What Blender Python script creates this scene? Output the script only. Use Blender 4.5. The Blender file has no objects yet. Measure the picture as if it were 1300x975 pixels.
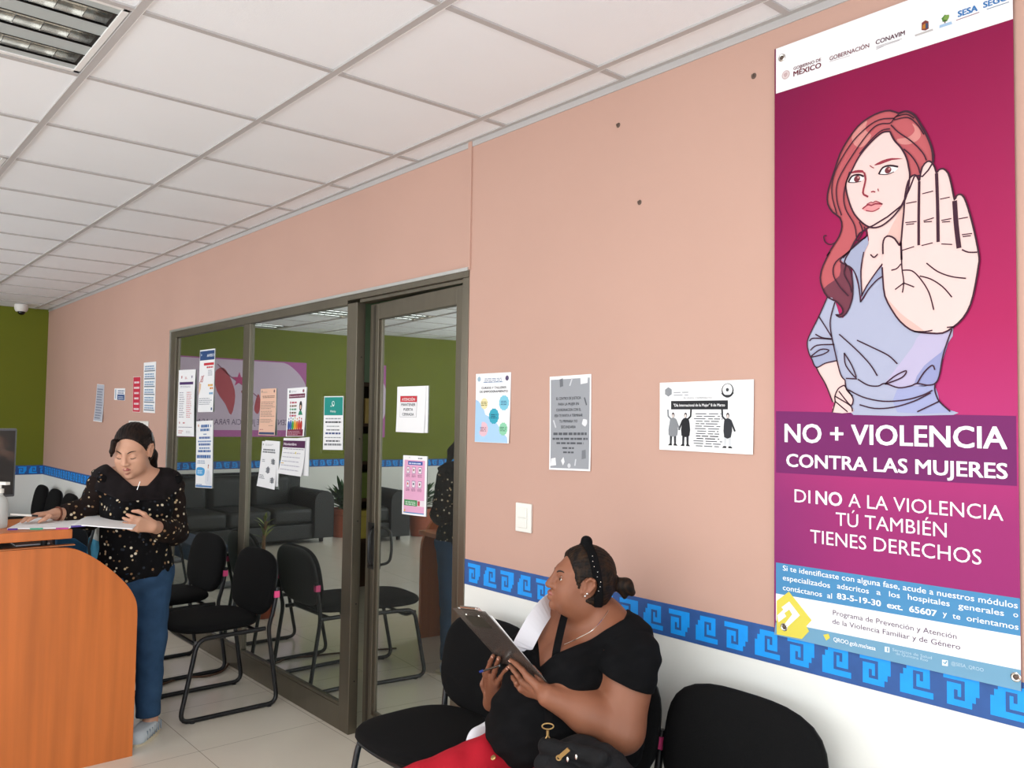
import bpy, bmesh, math, random
import numpy as np
from mathutils import Vector, Matrix
from mathutils.geometry import tessellate_polygon
random.seed(7)
PI = math.pi
SC = bpy.context.scene
COL = SC.collection
EYE = 1.52            # camera height
CEIL = 2.67           # ceiling height

# ------------------------------------------------------------------ camera, light, exposure
F_PX, YAW, PITCH, ROLL, DIST = 1060.09345, .707823530, .0436597301, .0142805687, 2.07410803
CP = np.array([0., -DIST, EYE])
def _basis():
    f = np.array([-math.cos(YAW)*math.cos(PITCH), math.sin(YAW)*math.cos(PITCH), math.sin(PITCH)])
    r = np.cross(f, [0, 0, 1]); r /= np.linalg.norm(r); u = np.cross(r, f)
    c, s = math.cos(ROLL), math.sin(ROLL)
    return f, c*r+s*u, -s*r+c*u
CF, CR, CU = _basis()
cam = bpy.data.cameras.new('camera')
cam.sensor_width = 36.0
cam.lens = 36.0*F_PX/1300.0
cam.clip_start = .05
camo = bpy.data.objects.new('camera', cam)
COL.objects.link(camo)
camo.matrix_world = Matrix(((CR[0], CU[0], -CF[0], CP[0]), (CR[1], CU[1], -CF[1], CP[1]),
                            (CR[2], CU[2], -CF[2], CP[2]), (0, 0, 0, 1)))
SC.camera = camo
SC.view_settings.view_transform = 'Standard'
SC.view_settings.look = 'None'
SC.view_settings.gamma = 1.0
SC.view_settings.use_curve_mapping = False
SC.view_settings.exposure = -0.10
wd = bpy.data.worlds.new('world'); SC.world = wd
wd.use_nodes = True
wd.node_tree.nodes['Background'].inputs[0].default_value = (.80, .90, 1.0, 1)
wd.node_tree.nodes['Background'].inputs[1].default_value = 1.0
def area_light(name, loc, direction, sx, sy, watts, color):
    l = bpy.data.lights.new(name, 'AREA'); l.shape = 'RECTANGLE'
    l.size, l.size_y, l.energy, l.color = sx, sy, watts, color
    o = bpy.data.objects.new(name, l); COL.objects.link(o)
    o.location = loc
    o.rotation_euler = Vector(direction).to_track_quat('-Z', 'Y').to_euler()
    return o
# daylight coming in through the glazed front behind the camera and the entrance at the right end
area_light('daylight_long_side', (-1.6, -5.45, 1.35), (0, 1, .10), 6.4, 1.8, 122, (.94, .975, 1.0))
area_light('daylight_entrance', (2.42, -2.6, 1.35), (-1, .12, .15), 3.6, 2.2, 76, (.92, .97, 1.0))
area_light('daylight_far_side', (-7.4, -5.45, 1.65), (0, 1, .7), 2.6, 1.6, 122, (.95, .98, 1.0))

# ------------------------------------------------------------------ pixel of the photograph -> point of the place
def _ray(x, y): return CF + CR*(x-650)/F_PX + CU*(487.5-y)/F_PX
def WY(x, y, Y=0.): d = _ray(x, y); return CP + d*((Y-CP[1])/d[1])
def WX(x, y, X): d = _ray(x, y); return CP + d*((X-CP[0])/d[0])
def WZ(x, y, Z): d = _ray(x, y); return CP + d*((Z-CP[2])/d[2])
def WP(x, y, p, n):
    d = _ray(x, y); n = np.array(n); return CP + d*((np.array(p)-CP)@n/(d@n))

# ------------------------------------------------------------------ materials
def lin(h):
    if not isinstance(h, str): return tuple(h)
    h = h.lstrip('#'); v = [int(h[i:i+2], 16)/255 for i in (0, 2, 4)]
    return tuple(c/12.92 if c <= .04045 else ((c+.055)/1.055)**2.4 for c in v)
MATS = {}
def pm(name, col, rough=.5, metal=0., spec=.5, noise=None, bump=None, coat=0., sheen=0., sss=0., stretch=None, emit=None, alpha=None):
    m = bpy.data.materials.new(name); m.use_nodes = True
    nt = m.node_tree; b = nt.nodes['Principled BSDF']
    c = lin(col)
    b.inputs['Base Color'].default_value = (*c, 1)
    b.inputs['Roughness'].default_value = rough
    b.inputs['Metallic'].default_value = metal
    b.inputs['Specular IOR Level'].default_value = spec
    if coat: b.inputs['Coat Weight'].default_value = coat; b.inputs['Coat Roughness'].default_value = .12
    if sheen: b.inputs['Sheen Weight'].default_value = sheen; b.inputs['Sheen Roughness'].default_value = .5
    if sss:
        b.inputs['Subsurface Weight'].default_value = sss
        b.inputs['Subsurface Radius'].default_value = (.012, .005, .003); b.inputs['Subsurface Scale'].default_value = .6
    if emit: b.inputs['Emission Color'].default_value = (*c, 1); b.inputs['Emission Strength'].default_value = emit
    if alpha is not None: b.inputs['Alpha'].default_value = alpha
    if noise or bump:
        tc = nt.nodes.new('ShaderNodeTexCoord'); mp = nt.nodes.new('ShaderNodeMapping')
        nt.links.new(tc.outputs['Object'], mp.inputs['Vector'])
        if stretch: mp.inputs['Scale'].default_value = stretch
    if noise:
        n = nt.nodes.new('ShaderNodeTexNoise'); n.inputs['Scale'].default_value = noise[0]; n.inputs['Detail'].default_value = 4
        r = nt.nodes.new('ShaderNodeValToRGB')
        a = noise[1]
        r.color_ramp.elements[0].position = .3; r.color_ramp.elements[1].position = .7
        r.color_ramp.elements[0].color = (*[x*(1-a) for x in c], 1); r.color_ramp.elements[1].color = (*[min(1, x*(1+a)) for x in c], 1)
        nt.links.new(mp.outputs[0], n.inputs['Vector']); nt.links.new(n.outputs['Fac'], r.inputs['Fac']); nt.links.new(r.outputs[0], b.inputs['Base Color'])
    if bump:
        n = nt.nodes.new('ShaderNodeTexNoise'); n.inputs['Scale'].default_value = bump[0]; n.inputs['Detail'].default_value = 3
        bp = nt.nodes.new('ShaderNodeBump'); bp.inputs['Strength'].default_value = bump[1]; bp.inputs['Distance'].default_value = .004
        nt.links.new(mp.outputs[0], n.inputs['Vector']); nt.links.new(n.outputs['Fac'], bp.inputs['Height']); nt.links.new(bp.outputs[0], b.inputs['Normal'])
    MATS[name] = m
    return m
def ink(hexcol, rough=.6):
    k = 'ink_'+hexcol.lstrip('#').lower()
    return MATS.get(k) or pm(k, hexcol, rough, spec=.25)

# ------------------------------------------------------------------ objects
def worldloc(o):
    v = Vector((0, 0, 0))
    while o is not None: v += Vector(o.location); o = o.parent
    return v
def link_mesh(name, me, mats, parent=None, smooth=False, angle=40):
    for m in (mats if isinstance(mats, (list, tuple)) else [mats]): me.materials.append(m)
    if smooth:
        me.shade_smooth()
        if angle < 180: me.set_sharp_from_angle(angle=math.radians(angle))
    o = bpy.data.objects.new(name, me); COL.objects.link(o)
    if parent is not None: o.parent = parent
    return o
def np_mesh(name, V, Q):
    me = bpy.data.meshes.new(name); k = Q.shape[1]
    me.vertices.add(len(V)); me.vertices.foreach_set('co', np.asarray(V, np.float32).ravel())
    me.loops.add(Q.size); me.loops.foreach_set('vertex_index', np.asarray(Q, np.int32).ravel())
    me.polygons.add(len(Q)); me.polygons.foreach_set('loop_start', np.arange(0, Q.size, k, dtype=np.int32))
    me.update(calc_edges=True); me.validate()
    return me
class MB:
    """collects shapes in world coordinates (or in the local ones of a root at the origin)"""
    def __init__(s): s.V, s.F, s.M, s.m = [], [], [], 0
    def mat(s, i): s.m = i; return s
    def add(s, V, F):
        n = len(s.V); s.V += [tuple(map(float, v)) for v in V]; s.F += [[i+n for i in f] for f in F]; s.M += [s.m]*len(F); return s
    def obox(s, c, ax, ay, az):
        c, ax, ay, az = [np.array(v, float) for v in (c, ax, ay, az)]
        V = [c+i*ax+j*ay+k*az for i in (-1, 1) for j in (-1, 1) for k in (-1, 1)]
        F = [(0, 1, 3, 2), (4, 6, 7, 5), (0, 4, 5, 1), (2, 3, 7, 6), (0, 2, 6, 4), (1, 5, 7, 3)]
        if np.dot(np.cross(ax, ay), az) < 0: F = [f[::-1] for f in F]
        return s.add(V, F)
    def box(s, x0, x1, y0, y1, z0, z1):
        return s.obox(((x0+x1)/2, (y0+y1)/2, (z0+z1)/2), ((x1-x0)/2, 0, 0), (0, (y1-y0)/2, 0), (0, 0, (z1-z0)/2))
    def tube(s, P, r, seg=10, closed=False, caps=True, squash=None):
        P = [np.array(p, float) for p in P]; n = len(P)
        R = r if isinstance(r, (list, tuple, np.ndarray)) else [r]*n
        T = []
        for i in range(n):
            a = P[(i-1) % n] if (closed or i > 0) else P[i]; b = P[(i+1) % n] if (closed or i < n-1) else P[i]
            t = b-a; T.append(t/(np.linalg.norm(t)+1e-12))
        u = np.cross(T[0], [0, 0, 1.]);
        if np.linalg.norm(u) < 1e-3: u = np.cross(T[0], [0, 1., 0])
        u /= np.linalg.norm(u); V = []
        for i in range(n):
            u = u-T[i]*(u@T[i]); u /= np.linalg.norm(u)+1e-12; w = np.cross(T[i], u)
            for k in range(seg):
                a = 2*PI*k/seg; V.append(P[i]+R[i]*(math.cos(a)*u+math.sin(a)*w))
        F = []
        for i in range(n if closed else n-1):
            j = (i+1) % n
            for k in range(seg): F.append((i*seg+k, i*seg+(k+1) % seg, j*seg+(k+1) % seg, j*seg+k))
        if caps and not closed: F += [tuple(range(seg))[::-1], tuple((n-1)*seg+k for k in range(seg))]
        return s.add(V, F)
    def lathe(s, prof, c=(0, 0, 0), seg=24, axis=None):
        c = np.array(c, float); V = []; n = len(prof)
        if axis is None: e1, e2, e3 = np.eye(3)
        else:
            e3 = np.array(axis, float); e3 /= np.linalg.norm(e3); e1 = np.cross(e3, [0, 0, 1.] if abs(e3[2]) < .9 else [1., 0, 0]); e1 /= np.linalg.norm(e1); e2 = np.cross(e3, e1)
        for r, z in prof:
            for k in range(seg): a = 2*PI*k/seg; V.append(c+r*math.cos(a)*e1+r*math.sin(a)*e2+z*e3)
        F = [(i*seg+k, i*seg+(k+1) % seg, (i+1)*seg+(k+1) % seg, (i+1)*seg+k) for i in range(n-1) for k in range(seg)]
        if prof[0][0] > 1e-6: F.append(tuple(range(seg))[::-1])
        if prof[-1][0] > 1e-6: F.append(tuple((n-1)*seg+k for k in range(seg)))
        return s.add(V, F)
    def ball(s, c, r, seg=14, rings=9):
        r = np.array([r]*3 if np.isscalar(r) else r, float); c = np.array(c, float)
        V = [c+r*np.array([math.sin(PI*i/rings)*math.cos(2*PI*k/seg), math.sin(PI*i/rings)*math.sin(2*PI*k/seg), math.cos(PI*i/rings)]) for i in range(rings+1) for k in range(seg)]
        F = [(i*seg+k, (i+1)*seg+k, (i+1)*seg+(k+1) % seg, i*seg+(k+1) % seg) for i in range(rings) for k in range(seg)]
        return s.add(V, F)
    def prism(s, pts, d):
        """polygon (3-D points, planar) pushed along vector d"""
        P = [np.array(p, float) for p in pts]; d = np.array(d, float); n = len(P)
        tri = tessellate_polygon([[Vector(p) for p in P]])
        nrm = sum((np.cross(P[i], P[(i+1) % n]) for i in range(n)), np.zeros(3)); fl = nrm@d > 0
        V = P+[p+d for p in P]; F = []
        for t in tri:
            t = list(t)
            tn = np.cross(P[t[1]]-P[t[0]], P[t[2]]-P[t[0]])
            if tn@d > 0: t = t[::-1]
            F.append(tuple(t)); F.append(tuple(i+n for i in t[::-1]))
        for i in range(n):
            j = (i+1) % n; F.append((i, j, j+n, i+n) if fl else (j, i, i+n, j+n))
        return s.add(V, F)
    def flat(s, pts):
        P = [Vector(p) for p in pts]
        return s.add([tuple(p) for p in P], [tuple(t) for t in tessellate_polygon([P])])
    def build(s, name, mats, parent=None, smooth=False, bevel=0., angle=40, local=False):
        off = np.array(worldloc(parent)) if (parent is not None and not local) else np.zeros(3)
        me = bpy.data.meshes.new(name); me.from_pydata((np.array(s.V)-off).tolist(), [], s.F)
        me.polygons.foreach_set('material_index', s.M); me.update()
        o = link_mesh(name, me, mats, parent, smooth, angle)
        if bevel:
            b = o.modifiers.new('bevel', 'BEVEL'); b.width = bevel; b.segments = 2; b.limit_method = 'ANGLE'
        return o
def rebase(o, loc):
    """moves a finished one-mesh thing's origin to its base without moving the mesh"""
    loc = Vector(loc); o.data.transform(Matrix.Translation(-loc)); o.location = loc; return o
def tag(o, label=None, cat=None, group=None, kind=None):
    if label: o['label'] = label
    if cat: o['category'] = cat
    if group: o['group'] = group
    if kind: o['kind'] = kind
    return o
def thing(name, loc, label, cat, group=None):
    o = bpy.data.objects.new(name, None); COL.objects.link(o); o.location = loc; o.empty_display_size = .1
    return tag(o, label, cat, group)
def struct(o): o['kind'] = 'structure'; return o
def sroot(name, loc=(0, 0, 0)):
    o = bpy.data.objects.new(name, None); COL.objects.link(o); o.location = loc; o['kind'] = 'structure'; return o
def copy_tree(o, parent=None):
    c = o.copy(); COL.objects.link(c); c.parent = parent
    for ch in list(o.children): copy_tree(ch, c)
    return c
def arc(P, r, n=5):
    """polyline with rounded corners"""
    P = [np.array(p, float) for p in P]; out = [P[0]]
    for i in range(1, len(P)-1):
        a, b, c = P[i-1], P[i], P[i+1]; u = (a-b)/np.linalg.norm(a-b); w = (c-b)/np.linalg.norm(c-b)
        rr = min(r, .45*np.linalg.norm(a-b), .45*np.linalg.norm(c-b))
        p0, p1 = b+u*rr, b+w*rr
        for k in range(n+1): t = k/n; out.append((1-t)**2*p0+2*t*(1-t)*b+t*t*p1)
    return out+[P[-1]]
def crom(P, closed=True, n=4):
    P = [np.array(p, float) for p in P]; N = len(P); out = []
    for i in range(N if closed else N-1):
        p0 = P[(i-1) % N] if (closed or i > 0) else P[i]; p1 = P[i]; p2 = P[(i+1) % N]; p3 = P[(i+2) % N] if (closed or i+2 < N) else p2
        for k in range(n):
            t = k/n; out.append(.5*((2*p1)+(p2-p0)*t+(2*p0-5*p1+4*p2-p3)*t*t+(3*p1-p0-3*p2+p3)*t**3))
    if not closed: out.append(P[-1])
    return out

# ------------------------------------------------------------------ flat printed things: a sheet with a uv frame
_tc = {}
def glyphs(s, bold=0.):
    """text -> (verts 2-D normalised so cap height = 1, tris, width)"""
    k = (s, bold)
    if k in _tc: return _tc[k]
    c = bpy.data.curves.new('lettering', 'FONT'); c.body = s; c.size = 1.0; c.offset = bold; c.resolution_u = 3
    o = bpy.data.objects.new('lettering', c); COL.objects.link(o)
    me = bpy.data.meshes.new_from_object(o.evaluated_get(bpy.context.evaluated_depsgraph_get()))
    V = np.array([v.co[:2] for v in me.vertices]).reshape(-1, 2)
    F = [tuple(p.vertices) for p in me.polygons]
    bpy.data.objects.remove(o); bpy.data.curves.remove(c); bpy.data.meshes.remove(me)
    if len(V):
        V[:, 0] -= V[:, 0].min(); V /= .729
        w = V[:, 0].max()
    else: w = .3
    _tc[k] = (V, F, w); return _tc[k]
class Sheet:
    """P(u,v,layer): u to the right, v up, both 0..1; corners bl, br, tr, tl; n = outward side"""
    def __init__(s, bl, br, tr, tl, n=(0, -1, 0), curl=None, thick=.0012):
        s.c = [np.array(p, float) for p in (bl, br, tr, tl)]; s.n = np.array(n, float); s.curl = curl; s.t = thick
        s.b = MB(); s.mats = []; s.lay = 0
        s.w = np.linalg.norm(s.c[1]-s.c[0]); s.h = np.linalg.norm(s.c[3]-s.c[0])
    def P(s, u, v, lift=0.):
        a = s.c[0]*(1-u)*(1-v)+s.c[1]*u*(1-v)+s.c[2]*u*v+s.c[3]*(1-u)*v
        q = s.curl(u, v) if s.curl else 0.
        return a+s.n*(q+lift)
    def mi(s, m):
        m = ink(m) if isinstance(m, str) else m
        if m not in s.mats: s.mats.append(m)
        return s.mats.index(m)
    def sheet(s, m, nu=8, nv=10, edge=None):
        s.b.mat(s.mi(m)); V = []; F = []
        for k in (0, 1):
            for j in range(nv+1):
                for i in range(nu+1): V.append(s.P(i/nu, j/nv, 0 if k == 0 else s.t))
        N = (nu+1)*(nv+1)
        for j in range(nv):
            for i in range(nu):
                q = (j*(nu+1)+i, j*(nu+1)+i+1, (j+1)*(nu+1)+i+1, (j+1)*(nu+1)+i); F.append(q[::-1]); F.append(tuple(x+N for x in q))
        ring = [i for i in range(nu+1)]+[j*(nu+1)+nu for j in range(1, nv+1)]+[nv*(nu+1)+i for i in range(nu-1, -1, -1)]+[j*(nu+1) for j in range(nv-1, 0, -1)]
        for a, b in zip(ring, ring[1:]+ring[:1]): F.append((a, b, b+N, a+N))
        s.b.add(V, F); return s
    def _l(s, lay): return s.t+.0003+.00035*lay
    def grid(s, u0, v0, u1, v1, m, lay=0, nu=1, nv=1):
        if s.curl: nu, nv = max(nu, int(1+8*abs(u1-u0))), max(nv, int(1+10*abs(v1-v0)))
        s.b.mat(s.mi(m))
        V = [s.P(u0+(u1-u0)*i/nu, v0+(v1-v0)*j/nv, s._l(lay)) for j in range(nv+1) for i in range(nu+1)]
        s.b.add(V, [(j*(nu+1)+i, j*(nu+1)+i+1, (j+1)*(nu+1)+i+1, (j+1)*(nu+1)+i) for j in range(nv) for i in range(nu)]); return s
    def poly(s, pts, m, lay=0, smooth=0):
        if smooth: pts = crom([(x, y) for x, y in pts], True, smooth)
        tri = tessellate_polygon([[Vector((p[0]*s.w, p[1]*s.h, 0)) for p in pts]])
        s.b.mat(s.mi(m)); s.b.add([s.P(p[0], p[1], s._l(lay)) for p in pts], [tuple(t) for t in tri]); return s
    def disc(s, u, v, r, m, lay=0, n=20, wob=0., rv=None):
        """r in metres"""
        rv = rv or r
        return s.poly([(u+(r*(1+wob*(k % 2))*math.cos(2*PI*k/n))/s.w, v+(rv*(1+wob*(k % 2))*math.sin(2*PI*k/n))/s.h) for k in range(n)], m, lay)
    def line(s, pts, wid, m, lay=0, smooth=0):
        """ribbon; width in metres"""
        if smooth: pts = crom(pts, False, smooth)
        Q = [np.array([p[0]*s.w, p[1]*s.h]) for p in pts]; V = []
        for i, p in enumerate(Q):
            t = Q[min(i+1, len(Q)-1)]-Q[max(i-1, 0)]; t = t/(np.linalg.norm(t)+1e-9); nn = np.array([-t[1], t[0]])*wid/2
            for g in (p+nn, p-nn): V.append(s.P(g[0]/s.w, g[1]/s.h, s._l(lay)))
        s.b.mat(s.mi(m)); s.b.add(V, [(2*i, 2*i+1, 2*i+3, 2*i+2) for i in range(len(Q)-1)]); return s
    def text(s, t, u0, v0, cap, m, u1=None, bold=0., lay=1, centre=False, slant=0.):
        """baseline starts at (u0,v0); cap = capital height as a fraction of the sheet's; u1 = where the line ends; slant = rise of the baseline"""
        V, F, w = glyphs(t)
        if not len(V): return s
        sx = (u1-u0)/w if u1 is not None else cap*s.h/s.w*.92
        if centre: u0 = u0-w*sx/2
        s.b.mat(s.mi(m)); d = bold*1.5
        for dx, dy in (((0, 0),) if not bold else ((-d, -d*.6), (d, -d*.6), (d, d*.6), (-d, d*.6), (0, 0))):
            s.b.add([s.P(u0+(x+dx)*sx, v0+(y+dy)*cap+slant*x/w, s._l(lay)) for x, y in V], F); lay += .16
        return s
    def lines(s, u0, v0, u1, v1, n, m, fill=.5, lay=1, ragged=.3, centre=False):
        """rows of small words too fine to read"""
        rnd = random.Random(int(u0*1000+v0*7000+n)); hh = (v1-v0)/n
        for k in range(n):
            v = v1-(k+1)*hh; L = (u1-u0)*(1-ragged*rnd.random()); x = u0+((u1-u0-L)/2 if centre else 0); e = x+L
            while x < e-.01:
                w = min(e-x, rnd.uniform(.05, .16)); s.grid(x, v, x+w*.82, v+hh*fill, m, lay); x += w
        return s
    def build(s, name, label=None, cat=None, group=None, parent=None, kind=None, base=True):
        o = s.b.build(name, s.mats, parent)
        if parent is None and base: rebase(o, tuple((s.c[0]+s.c[1])/2))
        return tag(o, label, cat, group, kind)

# ------------------------------------------------------------------ soft bodies: a distance field and its surface
class SDF:
    def __init__(s, lo, hi, h):
        s.lo = np.array(lo, float); s.h = h
        s.n = np.ceil((np.array(hi)-s.lo)/h).astype(int)+1
        s.ax = [s.lo[i]+h*np.arange(s.n[i]) for i in range(3)]
        s.d = np.full(s.n, .3, np.float32)
    def blk(s, lo, hi):
        a = np.clip(np.floor((np.array(lo)-s.lo)/s.h).astype(int), 0, s.n); b = np.clip(np.ceil((np.array(hi)-s.lo)/s.h).astype(int)+1, 0, s.n)
        sl = tuple(slice(a[i], max(a[i], b[i])) for i in range(3))
        X = s.ax[0][sl[0]][:, None, None]; Y = s.ax[1][sl[1]][None, :, None]; Z = s.ax[2][sl[2]][None, None, :]
        return sl, X, Y, Z
    def put(s, prims, grow=0., op='add', kk=None):
        for p in prims:
            lo, hi, f, k = p
            if kk is not None: k = kk
            mg = k+.03+grow
            sl, X, Y, Z = s.blk(np.array(lo)-mg, np.array(hi)+mg)
            v = (f(X, Y, Z)-grow).astype(np.float32)
            d = s.d[sl]
            if op == 'add':
                h = np.maximum(k-np.abs(d-v), 0)/max(k, 1e-6); s.d[sl] = np.minimum(d, v)-h*h*k/4
            else:
                h = np.maximum(k-np.abs(d+v), 0)/max(k, 1e-6); s.d[sl] = np.maximum(d, -v)+h*h*k/4
        return s
    def cut(s, f, k=.004):
        """keep where f < 0 (f of X, Y, Z over the whole grid)"""
        X = s.ax[0][:, None, None]; Y = s.ax[1][None, :, None]; Z = s.ax[2][None, None, :]
        v = f(X, Y, Z).astype(np.float32); h = np.maximum(k-np.abs(s.d-v), 0)/k
        s.d = np.maximum(s.d, v)+h*h*k/4; return s
    def ripple(s, f):
        X = s.ax[0][:, None, None]; Y = s.ax[1][None, :, None]; Z = s.ax[2][None, None, :]
        s.d = s.d+f(X, Y, Z).astype(np.float32); return s
    def surf(s):
        d = s.d; I = d < 0; nx, ny, nz = d.shape
        C = [(i, j, k) for i in (0, 1) for j in (0, 1) for k in (0, 1)]
        cnt = np.zeros((nx-1, ny-1, nz-1), np.int8)
        for i, j, k in C: cnt += I[i:nx-1+i, j:ny-1+j, k:nz-1+k]
        act = (cnt > 0) & (cnt < 8); idx = np.argwhere(act)
        acc = np.zeros((len(idx), 3)); num = np.zeros(len(idx))
        cd = {c: d[idx[:, 0]+c[0], idx[:, 1]+c[1], idx[:, 2]+c[2]] for c in C}
        for a in C:
            for b in C:
                if sum(b)-sum(a) == 1 and sum(abs(b[q]-a[q]) for q in range(3)) == 1:
                    da, db = cd[a], cd[b]; m = (da < 0) != (db < 0)
                    t = np.where(m, da/np.where(m, da-db, 1), 0)
                    p = np.array(a)+t[:, None]*(np.array(b)-np.array(a)); acc[m] += p[m]; num += m
        V = s.lo+s.h*(idx+acc/num[:, None])
        ids = np.full(act.shape, -1, np.int32); ids[act] = np.arange(len(idx), dtype=np.int32)
        Q = []
        for ax in range(3):
            u, v = (ax+1) % 3, (ax+2) % 3
            A = np.take(I, range(d.shape[ax]-1), ax); B = np.take(I, range(1, d.shape[ax]), ax)
            e = np.argwhere(A != B); ok = (e[:, u] > 0) & (e[:, v] > 0) & (e[:, u] < d.shape[u]-1) & (e[:, v] < d.shape[v]-1); e = e[ok]
            du = np.zeros(3, int); du[u] = 1; dv = np.zeros(3, int); dv[v] = 1
            g = lambda w: ids[w[:, 0], w[:, 1], w[:, 2]]
            q = np.stack([g(e), g(e-du), g(e-du-dv), g(e-dv)], 1)
            fl = A[e[:, 0], e[:, 1], e[:, 2]]
            q[~fl] = q[~fl][:, ::-1]; Q.append(q)
        Q = np.concatenate(Q); Q = Q[(Q >= 0).all(1)]
        return V, Q
    def build(s, name, mat, parent, smooth=3):
        V, Q = s.surf()
        # light relaxation along the mesh
        E = np.concatenate([Q[:, [0, 1]], Q[:, [1, 2]], Q[:, [2, 3]], Q[:, [3, 0]]]); n = np.maximum(np.bincount(E.ravel(), minlength=len(V)), 1)
        for _ in range(smooth):
            acc = np.stack([np.bincount(E[:, 0], V[E[:, 1], k], len(V))+np.bincount(E[:, 1], V[E[:, 0], k], len(V)) for k in range(3)], 1)
            V = V*.5+.5*acc/n[:, None]
        me = np_mesh(name, V-np.array(worldloc(parent)), Q)
        return link_mesh(name, me, mat, parent, True, 180)
def cap(a, b, ra, rb=None, k=.02, sq=None):
    a = np.array(a, float); b = np.array(b, float); rb = ra if rb is None else rb
    ab = b-a; L2 = ab@ab+1e-12; r = max(ra, rb)*(1 if sq is None else max(1, sq[1]))
    lo = np.minimum(a, b)-r; hi = np.maximum(a, b)+r
    def f(X, Y, Z):
        px, py, pz = X-a[0], Y-a[1], Z-a[2]
        if sq is not None:
            n = np.array(sq[0], float); n /= np.linalg.norm(n); g = (px*n[0]+py*n[1]+pz*n[2])*(1-1/sq[1])
            px, py, pz = px-g*n[0], py-g*n[1], pz-g*n[2]
        t = np.clip((px*ab[0]+py*ab[1]+pz*ab[2])/L2, 0, 1)
        return np.sqrt((px-t*ab[0])**2+(py-t*ab[1])**2+(pz-t*ab[2])**2)-(ra+(rb-ra)*t)
    return lo, hi, f, k
def ell(c, r, R=None, k=.03):
    """ellipsoid; R columns = its axes"""
    c = np.array(c, float); r = np.array([r]*3 if np.isscalar(r) else r, float); R = np.eye(3) if R is None else np.array(R, float)
    m = np.sqrt(((R*r)**2).sum(1))
    def f(X, Y, Z):
        p = [X-c[0], Y-c[1], Z-c[2]]
        q = [p[0]*R[0, i]+p[1]*R[1, i]+p[2]*R[2, i] for i in range(3)]
        k0 = np.sqrt(sum((q[i]/r[i])**2 for i in range(3))); k1 = np.sqrt(sum((q[i]/r[i]**2)**2 for i in range(3)))
        return k0*(k0-1)/np.maximum(k1, 1e-6)
    return c-m, c+m, f, k
def chain(P, R, k=.006): return [cap(P[i], P[i+1], R[i], R[i+1], k) for i in range(len(P)-1)]
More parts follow.
